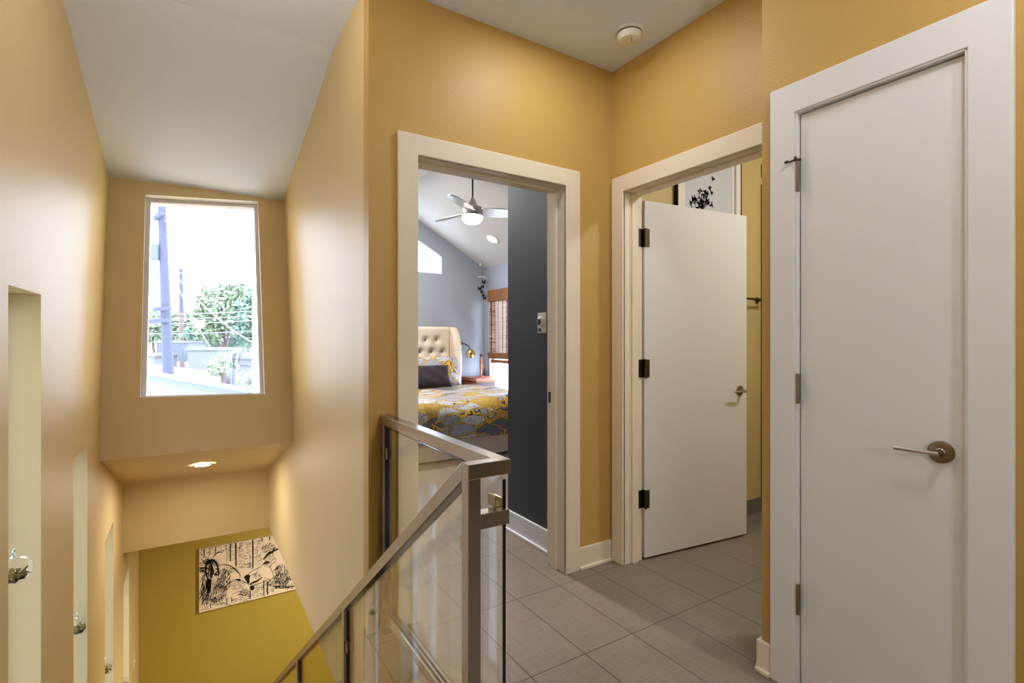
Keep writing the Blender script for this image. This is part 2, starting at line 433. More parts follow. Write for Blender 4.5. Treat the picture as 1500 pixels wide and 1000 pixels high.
# slot windows in the left wall
for n, (a, b, t) in enumerate(slots):
    w = thing('window_%d' % (n + 2), 'narrow tall slot window in the left stair wall, %s' % ('nearest and highest', 'second from the top of the stairs', 'third from the top of the stairs', 'farthest and lowest')[n], 'window', (XL - .14, (a + b) / 2, t - HS), kind='structure')
    f = nb(); x0, x1 = XL - .15, XL - .115
    for (p, q, r, s) in ((a, a + .035, t - HS, t), (b - .035, b, t - HS, t), (a + .035, b - .035, t - HS, t - HS + .04), (a + .035, b - .035, t - .04, t)): box(f, x0, x1, p, q, r, s)
    obj('window_frame', f, M['frame_white'], w, bevel=.003)
    obj('window_pane', bx(x0 + .015, x0 + .019, a + .035, b - .035, t - HS + .04, t - .04), M['slot_pane'], w)

# ------------------------------------------------------------------ door casings, jambs
def casing_pts(a0, a1, b0, b1, zt, zo): return [(a0, 0), (a1, 0), (a1, zt), (b0, zt), (b0, 0), (b1, 0), (b1, zo), (a0, zo)]
c = wall_bm(casing_pts(.753, DOX0, DOX1, 1.760, DOZ, 2.126), [], lambda x, z: (x, YB - .02, z), (0, .02, 0))
struct('trim_2', c, M['trim'], 'wide cream casing around the bedroom doorway', 'door casing', bevel=.004)
j = nb(); YJ = 2.263
box(j, DOX0 - .018, DOX0, YB - .012, YJ, 0, DOZ); box(j, DOX1, DOX1 + .018, YB - .012, YJ, 0, DOZ); box(j, DOX0 - .018, DOX1 + .018, YB - .012, YJ, DOZ, DOZ + .018)
box(j, DOX0, DOX0 + .012, 2.205, YJ - .0, 0, DOZ); box(j, DOX1 - .012, DOX1, 2.170, 2.215, 0, DOZ); box(j, DOX0, DOX1, 2.170, 2.215, DOZ - .012, DOZ)
tj = struct('trim_3', j, M['trim'], 'cream jamb lining of the bedroom doorway with a dark strike plate', 'door jamb', bevel=.002)
sp = nb(); box(sp, DOX1 - .002, DOX1 + .004, 2.222, 2.250, .885, .945)
obj('strike_plate', sp, M['dark_bronze'], tj, label='dark metal strike plate')
c = wall_bm(casing_pts(BY0 - .09, BY0, BY1, 2.100, DOZ, 2.126), [], lambda y, z: (XC - .02, y, z), (.02, 0, 0))
struct('trim_4', c, M['trim'], 'wide cream casing around the bathroom doorway', 'door casing', bevel=.004)
j = nb()
box(j, XC - .012, XC + .13, BY1, BY1 + .018, 0, DOZ); box(j, XC - .012, XC + .13, BY0 - .018, BY0, 0, DOZ); box(j, XC - .012, XC + .13, BY0 - .018, BY1 + .018, DOZ, DOZ + .018)
box(j, XC + .045, XC + .09, BY1 - .012, BY1, 0, DOZ); box(j, XC + .045, XC + .09, BY0, BY1, DOZ - .012, DOZ)
struct('trim_5', j, M['trim'], 'cream jamb lining of the bathroom doorway', 'door jamb', bevel=.002)
c = wall_bm(casing_pts(.411, CY0 - .004, CY1 + .004, 1.0576, 2.022, 2.126), [], lambda y, z: (XD - .02, y, z), (.02, 0, 0))
struct('trim_6', c, M['door'], 'wide white casing around the narrow closet door', 'door casing', bevel=.003)

j = nb(); box(j, XD - .016, XD + .07, CY1 - .003, CY1 + .006, 0, 2.02); box(j, XD - .016, XD + .07, CY0 - .006, CY0 + .0015, 0, 2.02); box(j, XD - .016, XD + .07, CY0 - .006, CY1 + .006, 2.0175, 2.024)
struct('trim_7', j, M['door'], 'white jamb lining of the narrow closet door', 'door jamb')
# ------------------------------------------------------------------ baseboards
def baseboard(name, segs, h, th, label, m, shoe=True):
    bm = nb()
    for (x0, y0, x1, y1, nx, ny) in segs:      # wall face line and room-side normal
        for t, hh in ((th, h),) + (((th + .012, .016),) if shoe else ()):
            xs = sorted((x0, x1)) if nx == 0 else sorted((x0, x0 + nx * t)); ys = sorted((y0, y1)) if ny == 0 else sorted((y0, y0 + ny * t))
            box(bm, xs[0], xs[1], ys[0], ys[1], 0, hh)
    return struct(name, bm, m, label, 'baseboard', bevel=.003)
baseboard('baseboard_back', [(1.76, YB, XC - .02, YB, 0, -1)], .115, .014, 'short cream baseboard between the two doorways', M['trim'])
baseboard('baseboard_closet', [(XD, 1.0576, XD, 1.114, -1, 0), (XD, 1.10, XC, 1.10, 0, 1)], .115, .014, 'cream baseboard wrapping the corner by the closet door', M['trim'])
baseboard('baseboard_hall_right', [(XD, -2.2, XD, .411, -1, 0)], .115, .014, 'cream baseboard right of the closet door', M['trim'])
baseboard('baseboard_partition', [(1.755, YJ, 1.755, 2.815, -1, 0)], .13, .014, 'white baseboard along the navy bedroom wall', M['frame_white'])

# ------------------------------------------------------------------ closet door (door_1)
d1 = thing('door_1', 'closed narrow white closet door with a lever handle', 'door', (XD + .02, (CY0 + CY1) / 2, 0), kind='structure')
DX = XD + .002
obj('door_panel', bx(DX, DX + .035, CY0 + .004, CY1 - .007, .01, 2.012), M['door'], d1, bevel=.0015)
for z in (1.797, 1.06, .327):
    h = nb(); lathe(h, [(0, -.052), (.0065, -.052), (.0065, .052), (0, .052)], (XD - .014, CY1 - .006, z), 12)
    for k in (-.021, 0, .021): lathe(h, [(.0068, -.001), (.0072, -.001), (.0072, .001), (.0068, .001)], (XD - .014, CY1 - .006, z + k), 12)
    hg = obj('hinge', h, M['bronze'], d1, smooth=True, label='antique nickel hinge barrel')
    if z > 1.5:
        s = nb(); p = Vector((XD - .014, CY1 - .006, z + .056))
        tube(s, [p + Vector((0, -.01, 0)), p + Vector((-.004, .006, .003)), p + Vector((-.010, .022, -.001)), p + Vector((-.014, .028, 0))], .0032, 8)
        tube(s, [p + Vector((-.014, .026, 0)), p + Vector((-.020, .036, -.002))], [.006, .004], 8)
        tube(s, [p, p + Vector((-.010, .006, .012))], [.003, .0045], 8)
        lathe(s, [(.008, -.002), (.008, .003), (.004, .006)], p, 12)
        obj('hinge_pin_doorstop', s, M['dark_bronze'], hg, smooth=True, label='dark hinge pin door stop')
hp = at(1379, 662, X=DX)
rs = nb(); lathe(rs, [(0, .0), (.0315, 0), (.0315, .004), (.029, .008), (.012, .010), (.010, .012), (.0095, .040), (0, .040)], hp, 40, (-1, 0, 0))
hd = obj('handle_rosette', rs, M['bronze'], d1, smooth=True, label='round antique nickel rosette')
lv = nb(); q = hp + Vector((-.041, -.006, 0)); tube(lv, [q, q + Vector((0, .03, 0)), q + Vector((-.001, .105, .0))], .0058, 16)
obj('handle_lever', lv, M['nickel'], hd, smooth=True, label='straight round lever')
obj('latch_plate', bx(DX - .002, DX + .01, CY0 - .004, CY0 + .004, .88, .94), M['dark_bronze'], d1, label='dark latch faceplate')

# ------------------------------------------------------------------ open bathroom door (door_2)
ang = math.atan2(1.909 - 2.001, 2.954 - 2.14)
d2 = thing('door_2', 'white bathroom door standing open at a right angle to its frame', 'door', (2.148, 2.000, 0), ang, kind='structure')
def local(x, y, z): return W[d2.name] @ Vector((x, y, z))
dm = W[d2.name]
obj('door_panel', bx(0, .815, 0, .035, .012, 2.008, mtx=dm), M['door'], d2, bevel=.0015)
for z in (1.80, 1.07, .34):
    h = nb(); box(h, -.0015, .0, .002, .034, z - .05, z + .05, mtx=dm)
    lathe(h, [(0, -.052), (.0065, -.052), (.0065, .052), (0, .052)], (2.146, 1.994, z), 12)
    hh = obj('hinge', h, M['dark_bronze'], d2, smooth=False, label='dark bronze hinge')
    pl = nb(); box(pl, 2.100, 2.141, BY1 - .002, BY1 + .001, z - .05, z + .05); box(pl, 2.152, 2.178, 1.9925, 1.9955, z - .05, z + .05)
    for k in (-.03, .03): lathe(pl, [(0, 0), (.004, 0), (.003, .0015), (0, .0015)], (2.118, BY1 - .002, z + k), 8, (0, -1, 0))
    obj('hinge_leaf', pl, M['dark_bronze'], hh)
for sgn, yy in ((-1, 0.0), (1, .035)):
    p = local(.752, yy, .915); ax = dm.to_3x3() @ Vector((0, sgn, 0)); al = dm.to_3x3() @ Vector((-1, 0, 0))
    r_ = nb(); lathe(r_, [(0, 0), (.031, 0), (.031, .004), (.028, .008), (.012, .010), (.0095, .012), (.0095, .05), (0, .05)], p, 28, ax)
    ro = obj('handle_rosette', r_, M['bronze'], d2, smooth=True, label='round antique nickel rosette')
    l_ = nb(); q = p + ax * .05 - al * .008; tube(l_, [q, q + al * .11], .0065, 12)
    obj('handle_lever', l_, M['nickel'], ro, smooth=True)

# ------------------------------------------------------------------ stair railing (one welded piece)
rl = thing('stair_railing', 'brushed steel railing with glass panels guarding the stairs', 'railing', (.62, 1.16, 0))
PX0, PX1 = .592, .628; PYF, PYB = 1.137, 1.175; GX0, GX1 = .680, .718; RT = .914; BW = .038
# level guard
obj('guard_rail', wall_bm([(GX1, PYF), (GX1, YB - .003), (GX0, YB - .003), (GX0, PYB), (PX0, PYB), (PX0, PYF)], [], lambda x, y: (x, y, RT), (0, 0, -BW)), M['steel'], rl, bevel=.0015, label='level steel top rail turning to the corner post')
# rail posts
obj('corner_post', bx(PX0, PX1, PYF, PYB, -.35, RT - BW + .0005), M['steel'], rl, bevel=.0015)
obj('wall_post', bx(GX0, GX1, YB - .040, YB - .003, .0, RT - BW), M['steel'], rl, bevel=.0015)
obj('bottom_rail', bx(GX0, GX1, PYB, YB - .040, .075, .113), M['steel'], rl, bevel=.0015, label='level steel bottom rail')
st_ = nb(); box(st_, PX1, GX1 - .004, PYF, PYB, .744, .783); obj('bracket', st_, M['steel'], rl, bevel=.0015, label='short steel bracket from the corner post')
st_ = nb(); box(st_, PX1, GX0 + .0, PYF, PYB, .075, .113); obj('bracket', st_, M['steel'], rl, bevel=.0015)
# sloped rail : left face at PX0
def zr(y): return RT - (y - PYB) * SL     # top edge height
EY = 5.35
hv = BW / math.cos(math.atan(SL))
obj('sloped_handrail', prism(nb(), [(PX0, PYB, zr(PYB)), (PX0, EY, zr(EY)), (PX0, EY, zr(EY) - hv), (PX0, PYB, zr(PYB) - hv)], (PX1 - PX0, 0, 0)), M['steel'], rl, bevel=.0015, label='steel handrail sloping down the stairs')
posts = [2.357, 3.535, 4.713]
def nose(y): return -RISE * math.ceil(max(0, (y - 1.15)) / RUN - 1e-6)
for y in posts:
    obj('baluster_post', prism(nb(), [(PX0, y, zr(y) - hv + .002), (PX0, y + BW, zr(y + BW) - hv + .002), (PX0, y + BW, nose(y) - .19), (PX0, y, nose(y) - .19)], (PX1 - PX0, 0, 0)), M['steel'], rl, bevel=.0015)
obj('sloped_bottom_rail', prism(nb(), [(PX0, PYB, zr(PYB) - .90), (PX0, EY, zr(EY) - .90), (PX0, EY, zr(EY) - .90 - hv), (PX0, PYB, zr(PYB) - .90 - hv)], (PX1 - PX0, 0, 0)), M['steel'], rl, bevel=.0015)
# glass
def glass_panel(pts, ext, label):
    bm = prism(nb(), pts, ext)
    bm.faces.ensure_lookup_table()
    for f in bm.faces[2:]: f.material_index = 1
    return obj('glass_panel', bm, [M['glass'], M['glass_edge']], rl, label=label)
GP = (GX0 + GX1) / 2
glass_panel([(GP - .005, 1.14, .862), (GP - .005, 2.060, .862), (GP - .005, 2.060, .125), (GP - .005, 1.14, .125)], (.010, 0, 0), 'upright clear glass panel of the level guard')
gx = (PX0 + PX1) / 2 - .003
ends = [PYB] + posts + [EY]
for i in range(4):
    a = ends[i] + (.012 if i == 0 else BW + .012); b = ends[i + 1] - .012
    glass_panel([(gx, a, zr(a) - hv - .014), (gx, b, zr(b) - hv - .014), (gx, b, zr(b) - .882), (gx, a, zr(a) - .882)], (.008, 0, 0), 'slanted clear glass panel between the sloping posts')
# clips
def clip(y, z, x0, x1, out=.012):
    c_ = nb(); box(c_, x0, x0 + .004, y - .022, y + .022, z - .02, z + .02); box(c_, x1 - .004, x1, y - .022, y + .022, z - .02, z + .02); box(c_, x0, x1, y - .004, y + .004, z - .02, z + .02)
    lathe(c_, [(0, 0), (.004, 0), (.004, .002), (0, .002)], (x0, y + .010, z), 10, (-1, 0, 0))
    obj('glass_clip', c_, M['clip'], rl, bevel=.001, label='small metal glass clip')
for y, s in ((PYB, 1), (posts[0], -1), (posts[0] + BW, 1), (posts[1], -1), (posts[1] + BW, 1), (posts[2], -1)):
    for dz in (-.215, -.70): clip(y + s * .004, zr(y) + dz, gx - .008, gx + .016)
for y, s in ((YB - .040, -1),):
    for z in (.755, .25): clip(y - .004, z, GP - .012, GP + .012)
c_ = nb(); box(c_, GP - .012, GP - .007, PYF + .03, PYB + .03, .783, .812); box(c_, GP + .007, GP + .012, PYF + .03, PYB + .03, .783, .806); box(c_, GP - .012, GP + .012, PYF + .03, PYB + .03, .783, .786)
obj('glass_clip', c_, M['clip'], rl, bevel=.001, label='brass toned clip on the short bracket')

# ------------------------------------------------------------------ stairs
sr = thing('staircase', 'dark wooden stairs descending between the left wall and the railing', 'stairs', (.08, 3.3, LOW))
for n in range(16):
    z = -RISE * (n + 1); y = 1.13 + RUN * n
    t_ = nb(); box(t_, XL + .022, PX0 - .004, y - .0, y + RUN + .028, z - .035, z); obj('tread', t_, M['wood_tread'], sr, bevel=.006)
    t_ = nb(); box(t_, XL + .022, PX0 - .004, y - .004, y + .012, z, z + RISE - (.12 if n == 0 else .036)); obj('riser', t_, M['wood_tread'], sr)
t_ = prism(nb(), [(XL + .002, 1.13, -.02), (XL + .002, 1.20, -.05), (XL + .002, 5.45, -.05 - 4.25 * SL), (XL + .002, 5.45, -.42 - 4.15 * SL), (XL + .002, 1.13, -.30)], (.018, 0, 0))
obj('skirt_board', t_, M['trim'], sr, bevel=.002, label='pale skirt board along the left wall')

# ------------------------------------------------------------------ hanging terrariums in the slots
def terrarium(loc, label):
    t = thing('hanging_terrarium', label, 'terrarium', loc, group='hanging glass terrariums in the wall slots')
    g = nb(); r = .049; prof = []
    for k in range(17):
        a = -PI / 2 + PI * k / 16; prof.append((max(0, r * math.cos(a)) if k not in (0, 16) else 0, r * .95 * math.sin(a)))
    lathe(g, prof, Vector(loc), 28)
    gl = obj('glass_globe', g, M['globe'], t, smooth=True)
    rg = nb(); cz = Vector(loc) + Vector((0, 0, r * .95 + .011)); ring = [cz + Vector((0, .011 * math.cos(a), .011 * math.sin(a))) for a in [2 * PI * k / 14 for k in range(15)]]
    tube(rg, ring, .0032, 8); lathe(rg, [(.012, -.004), (.006, .001), (.004, .003)], cz - Vector((0, 0, .011)), 12)
    obj('glass_loop', rg, M['globe_solid'], t, smooth=True)
    m_ = nb(); rr = random.Random(int(loc[1] * 100))
    for k in range(70):
        a = rr.uniform(0, 2 * PI); q = rr.uniform(0, .036); p = Vector(loc) + Vector((q * math.cos(a), q * math.sin(a), rr.uniform(-.036, -.002) * (1 - (q / .05) ** 2)))
        d = Vector((rr.uniform(-1, 1), rr.uniform(-1, 1), rr.uniform(-.3, 1))).normalized() * rr.uniform(.008, .016)
        tube(m_, [p, p + d], [.004, .0012], 5)
    obj('dried_moss', m_, M['moss'], t, label='tangle of yellow dried moss')
    p_ = nb()
    for k in range(45):
        a = rr.uniform(0, 2 * PI); q = rr.uniform(0, .030); p = Vector(loc) + Vector((q * math.cos(a), q * math.sin(a), -.037 + .5 * q * q / .04 + rr.uniform(0, .008)))
        bmesh.ops.create_icosphere(p_, subdivisions=1, radius=rr.uniform(.004, .007), matrix=Matrix.Translation(p))
    obj('pebbles', p_, M['pebble'], t, label='dark pebbles in the bottom')
    return t
M['globe_solid'] = mat('clear_glass_loop', srgb(225, 225, 220), .1, spec=.8)
tz = [(-.493, 2.318, .462), (-.49, 3.445, -.258), (-.49, 4.467, -1.03), (-.49, 5.56, -1.76)]
tl = ['clear glass terrarium with yellow moss in the nearest wall slot', 'clear glass terrarium in the second wall slot down the stairs', 'clear glass terrarium in the third wall slot down the stairs', 'clear glass terrarium in the farthest, lowest wall slot']
for k, (p, l) in enumerate(zip(tz, tl)):
    t = terrarium(p, l); a, b, top = slots[k]
    cb = nb(); tube(cb, [Vector(p) + Vector((0, 0, .066)), Vector((p[0], p[1], top))], .0004, 5)
    obj('hanging_line', cb, M['cord'], t)

# ------------------------------------------------------------------ smoke detector, lamps
sd = thing('smoke_detector', 'round white smoke detector on the hall ceiling', 'smoke detector', (1.813, 1.788, CEIL))
L0 = Vector((1.813, 1.788, CEIL))
b_ = nb(); lathe(b_, [(0, 0), (.068, 0), (.068, .012), (.060, .014)], L0, 40, (0, 0, -1)); obj('base_plate', b_, M['white_plastic'], sd, smooth=True)
b_ = nb(); lathe(b_, [(.055, .014), (.055, .019)], L0, 40, (0, 0, -1)); obj('vent_gap', b_, M['grey_plastic'], sd, smooth=True, label='dark vent gap')
b_ = nb(); lathe(b_, [(.060, .019), (.060, .034), (.050, .046), (.03, .050), (0, .051)], L0, 40, (0, 0, -1)); obj('cover', b_, M['white_plastic'], sd, smooth=True)
b_ = nb(); lathe(b_, [(0, 0), (.011, 0), (.010, .004), (0, .005)], L0 + Vector((.02, -.022, -.0475)), 16, (0, 0, -1)); obj('test_button', b_, M['white_plastic'], sd, smooth=True)
b_ = nb(); tube(b_, [L0 + Vector((-.015, -.03, -.047)), L0 + Vector((-.02, -.034, -.075))], .0012, 6); obj('pull_tab', b_, M['grey_plastic'], sd)

def downlight(loc, normal, label, r=.055, m=None, group=None):
    t = thing('recessed_light', label, 'recessed light', loc); p = Vector(loc); n = Vector(normal).normalized()
    b = nb(); lathe(b, [(r + .018, -.003), (r + .018, .004), (r, .006), (r - .004, .003)], p, 32, n); obj('trim_ring', b, M['white_plastic'], t, smooth=True)
    b = nb(); lathe(b, [(r, .0035), (0, .0035)], p, 32, n); obj('lens', b, m or M['bulb'], t, label='lit lens')
    return t
warm = (.96, .97, 1.0, 1)
downlight((1.42, 1.62, CEIL), (0, 0, -1), 'lit recessed light in the hall ceiling before the bathroom door', .09, emit('lit_hall_lens', warm, 82))
M['dome'] = emit('lit_dome_glass', warm, 46)
def dome_light(loc, label, m, r=.15):
    t = thing('ceiling_light', label, 'ceiling light', loc); k = r / .15
    p = Vector(loc); b = nb(); lathe(b, [(0, 0), (.15 * k, 0), (.15 * k, .02 * k), (.135 * k, .025 * k)], p, 36, (0, 0, -1)); obj('rim', b, M['dark_bronze'], t, smooth=True)
    b = nb(); lathe(b, [(.135 * k, .025 * k), (.125 * k, .05 * k), (.10 * k, .075 * k), (.05 * k, .092 * k), (0, .097 * k)], p, 36, (0, 0, -1)); obj('lamp_shade', b, m, t, smooth=True, label='lit glass dome')
    return t
dome_light((1.15, .05, CEIL), 'lit glass dome light on the hall ceiling by the closet', M['dome'], .16)  # unseen dome added to brighten the ceiling and closet door
fl = thing('floor_lamp', 'globe floor lamp standing behind the viewpoint', 'floor lamp', (.85, -1.3, 0))  # added lamp, out of view, brightens the hall ceiling and walls
q = nb(); lathe(q, [(0, 0), (.14, 0), (.14, .02), (.02, .035), (0, .035)], (.85, -1.3, 0), 28); obj('base', q, M['dark_bronze'], fl, smooth=True)
q = nb(); tube(q, [(.85, -1.3, .03), (.85, -1.3, 1.34)], .012, 10); obj('pole', q, M['dark_bronze'], fl, smooth=True)
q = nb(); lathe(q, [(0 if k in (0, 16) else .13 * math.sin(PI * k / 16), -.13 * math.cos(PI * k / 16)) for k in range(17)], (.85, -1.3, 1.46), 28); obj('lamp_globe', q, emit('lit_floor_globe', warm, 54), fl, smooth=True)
ws = thing('pendant_light', 'small lit globe pendant above the stairs', 'pendant light', (.10, 2.0, CEIL))
q = nb(); lathe(q, [(0, 0), (.05, 0), (.045, .02), (.01, .025)], (.10, 2.0, CEIL), 24, (0, 0, -1)); obj('canopy', q, M['dark_bronze'], ws, smooth=True)
q = nb(); tube(q, [(.10, 2.0, CEIL - .02), (.10, 2.0, 2.63)], .006, 8); obj('rod', q, M['dark_bronze'], ws, smooth=True)
q = nb(); lathe(q, [(0 if k in (0, 12) else .05 * math.sin(PI * k / 12), -.05 * math.cos(PI * k / 12)) for k in range(13)], (.10, 2.0, 2.575), 24); obj('lamp_globe', q, emit('lit_pendant_globe', (1, .88, .70, 1), 62), ws, smooth=True)
sn = Vector((0, -.352, -1)).normalized()
downlight((.087, 4.537, .498 - .352 * (4.537 - 3.92) - .0035), sn, 'lit recessed light in the sloping soffit below the stair window', .052)
downlight((1.5, 5.0, LCE), (0, 0, -1), 'lit recessed light in the lower ceiling beyond the stairs', .07, emit('lit_lower_lens', (1, .88, .66, 1), 1250))
downlight((2.6, 4.0, LCE), (0, 0, -1), 'second lit recessed light of the lower ceiling', .07, emit('lit_lower_lens_b', (1, .88, .66, 1), 1250))  # extra light added to brighten the lower storey

# ------------------------------------------------------------------ wolf canvas and wall plate at the foot of the stairs
YCV = YF - .045
cv = thing('canvas_print', 'black and cream canvas of two wolves nuzzling before birch trunks', 'canvas print', (.7, YF, -1.9))
cx0, cx1, cz0, cz1 = .094, 1.33, -1.845, -1.131
obj('canvas', bx(cx0, cx1, YCV, YF - .002, cz0, cz1), M['canvas'], cv, bevel=.003)
def zc(x, y):
    """zoomed photo coordinate -> canvas coordinate"""
    p = at(280 + x / 7.14, 770 + y / 7.14, Y=YCV); return p.x, p.z
ink = nb()
def stroke(pts, w0, w1=None, raw=False, wm=None):
    w0 *= 1.5; w1 = w1 if w1 is None else w1 * 1.5; wm = wm if wm is None else wm * 1.5
    P = [(q if raw else zc(*q)) for q in pts]; w1 = w0 if w1 is None else w1; n = len(P); vs = []
    for i, (x, z) in enumerate(P):
        a, b = P[max(0, i - 1)], P[min(n - 1, i + 1)]; dx, dz = b[0] - a[0], b[1] - a[1]; l = math.hypot(dx, dz) or 1
        f = i / (n - 1); w = (w0 + (w1 - w0) * f) if wm is None else (w0 + (wm - w0) * 2 * f if f < .5 else wm + (w1 - wm) * (2 * f - 1))
        nx, nz = -dz / l * w / 2, dx / l * w / 2
        cl = lambda X, Z: (min(max(X, cx0 + .002), cx1 - .002), min(max(Z, cz0 + .002), cz1 - .002))
        A, B = cl(x + nx, z + nz), cl(x - nx, z - nz)
        vs.append((ink.verts.new((A[0], YCV - .0008, A[1])), ink.verts.new((B[0], YCV - .0008, B[1]))))
    for a, b in zip(vs, vs[1:]):
        try: ink.faces.new((a[0], b[0], b[1], a[1]))
        except Exception: pass
def blob(pts):
    P = [zc(*q) for q in pts]; ink.faces.new([ink.verts.new((x, YCV - .0009, z)) for x, z in P])
def curve(pts, n=10):
    out = []; m = len(pts)
    for i in range(m - 1):
        p0, p1, p2, p3 = pts[max(0, i - 1)], pts[i], pts[i + 1], pts[min(m - 1, i + 2)]
        for k in range(n):
            t = k / n; out.append(tuple(.5 * (2 * p1[j] + (p2[j] - p0[j]) * t + (2 * p0[j] - 5 * p1[j] + 4 * p2[j] - p3[j]) * t * t + (3 * p1[j] - p0[j] - 3 * p2[j] + p3[j]) * t ** 3) for j in (0, 1)))
    return out + [pts[-1]]
rw = random.Random(3)
# birch trunks: edges and bark ticks
for (x, y0, y1, w) in ((137, 225, 330, .008), (190, 215, 320, .003), (254, 200, 290, .006), (368, 190, 420, .003), (410, 172, 370, .010), (467, 165, 425, .012), (640, 130, 450, .006), (648, 132, 440, .006), (618, 300, 450, .004), (740, 112, 160, .010), (818, 100, 150, .010), (760, 565, 735, .009), (800, 585, 720, .012), (617, 680, 765, .008), (205, 815, 860, .006), (375, 755, 830, .006), (420, 745, 800, .006)):
    stroke(curve([(x + rw.uniform(-2, 2), y0), (x + rw.uniform(-4, 4), (y0 + y1) / 2), (x + rw.uniform(-3, 3), y1)], 4), w, w * .7)
def ticks(x0, x1, y0, y1, n, lm=30):
    for _ in range(n):
        x = rw.uniform(x0, x1); y = rw.uniform(y0, y1); l = rw.uniform(6, lm)
        stroke([(x, y - .17 * 0), (x + l / 2, y - l * .09 + rw.uniform(-2, 2)), (x + l, y - l * .17)], .001, .001, wm=rw.uniform(.002, .005))
ticks(92, 125, 250, 330, 22, 24); ticks(140, 245, 225, 300, 30); ticks(260, 360, 205, 270, 20); ticks(372, 400, 200, 380, 26, 24); ticks(415, 460, 185, 400, 34, 28)
ticks(475, 610, 165, 440, 110, 46); ticks(655, 730, 140, 330, 40, 34); ticks(620, 745, 600, 740, 60, 40); ticks(765, 860, 590, 710, 34, 26); ticks(215, 610, 760, 830, 90, 34); ticks(480, 610, 700, 760, 30, 30); ticks(90, 200, 800, 880, 24, 26)
# left wolf: ear, brow, eye, cheek, muzzle
stroke(curve([(175, 560), (150, 470), (160, 405), (205, 362), (245, 370), (275, 420), (290, 500)]), .006, .006, wm=.020)
stroke(curve([(178, 545), (185, 480), (195, 400), (225, 385)]), .003, .004, wm=.008)
blob([(200, 400), (222, 395), (240, 470), (232, 505), (205, 560), (196, 500)])
stroke(curve([(275, 420), (285, 470), (275, 515), (240, 505)]), .010, .004)
stroke(curve([(230, 335), (262, 290), (300, 272), (325, 280)]), .003, .003, wm=.010)
stroke(curve([(300, 405), (370, 405), (430, 430), (480, 470), (510, 510), (512, 545)]), .003, .004, wm=.007)
blob([(445, 565), (480, 553), (512, 552), (518, 578), (495, 575), (470, 568)])
stroke(curve([(420, 585), (450, 566), (500, 556), (515, 575)]), .003, .004, wm=.007)
stroke(curve([(515, 560), (545, 580), (590, 600), (612, 620)]), .003, .003, wm=.006)
blob([(612, 628), (640, 622), (664, 636), (662, 655), (640, 678), (622, 668)])
stroke(curve([(612, 640), (618, 700), (612, 760)]), .003, .003)
stroke(curve([(480, 720), (520, 715), (560, 728), (610, 700)]), .002, .003, wm=.007)
# right wolf
blob([(550, 540), (575, 512), (605, 505), (618, 520), (610, 560), (614, 590), (598, 606), (575, 575)])
stroke(curve([(600, 500), (640, 470), (700, 440), (745, 412), (770, 390)]), .004, .003, wm=.005)
blob([(610, 605), (650, 580), (690, 566), (756, 526), (730, 556), (690, 588), (640, 606), (618, 618)])
blob([(740, 408), (765, 382), (790, 366), (828, 374), (812, 392), (780, 398), (755, 405)])
stroke(curve([(755, 352), (790, 310), (840, 272), (912, 240)]), .010, .012, wm=.020)
stroke(curve([(760, 540), (820, 560), (880, 545), (940, 560)]), .002, .002, wm=.005)
for k in range(60):
    x = 860 + 200 * rw.random(); y = 640 + rw.uniform(-14, 14) - (x - 900) * .02
    stroke([(x, y), (x + rw.uniform(15, 35), y + rw.uniform(-8, 10))], .006, .001)
for pts, w in ((curve([(622, 668), (590, 690), (540, 695), (480, 690), (430, 720)]), .004), (curve([(330, 410), (400, 420), (450, 450), (490, 500)]), .004), (curve([(360, 640), (390, 600), (420, 585)]), .006), (curve([(618, 618), (690, 612), (750, 585), (800, 570)]), .005), (curve([(700, 440), (690, 480), (640, 510), (618, 520)]), .003), (curve([(780, 400), (820, 430), (850, 480), (860, 540)]), .004), (curve([(86, 400), (120, 380), (150, 350)]), .005), (curve([(880, 210), (860, 260), (850, 320)]), .005)):
    stroke(pts, .002, .002, wm=w)
# fur
def fur(n, cx, cy, rx, ry, ang, spread, lmin, lmax, w):
    for _ in range(int(n * 1.7)):
        a = rw.uniform(0, 2 * PI); q = math.sqrt(rw.random()); x, y = cx + rx * q * math.cos(a), cy + ry * q * math.sin(a)
        an = math.radians((ang(x, y) if callable(ang) else ang) + rw.uniform(-spread, spread)); l = rw.uniform(lmin, lmax); bend = rw.uniform(-.35, .35)
        stroke([(x, y), (x + l * .5 * math.cos(an), y + l * .5 * math.sin(an)), (x + l * math.cos(an + bend), y + l * math.sin(an + bend))], w, .0008)
fur(90, 190, 440, 95, 80, lambda x, y: math.degrees(math.atan2(y - 440, x - 225)), 14, 26, 60, .005)
fur(150, 240, 660, 140, 130, 112, 22, 28, 80, .0036)
fur(38, 150, 640, 55, 170, 105, 16, 30, 85, .004)
fur(34, 185, 610, 25, 70, 98, 12, 30, 80, .006)
fur(80, 480, 610, 90, 55, 165, 25, 10, 26, .0022)
fur(60, 830, 360, 70, 70, 120, 30, 10, 26, .0024)
fur(70, 350, 560, 70, 120, 125, 22, 24, 60, .0045)
fur(30, 400, 460, 90, 35, 35, 20, 14, 34, .003)
fur(40, 560, 690, 50, 40, 160, 40, 10, 22, .003)
fur(70, 800, 250, 75, 60, -40, 25, 14, 40, .003)
fur(150, 960, 500, 100, 110, 108, 32, 18, 48, .004)
fur(60, 900, 590, 120, 40, 150, 35, 14, 36, .0035)
fur(50, 680, 520, 50, 30, 20, 50, 5, 14, .0022)
fur(60, 700, 360, 40, 60, -60, 60, 4, 12, .002)
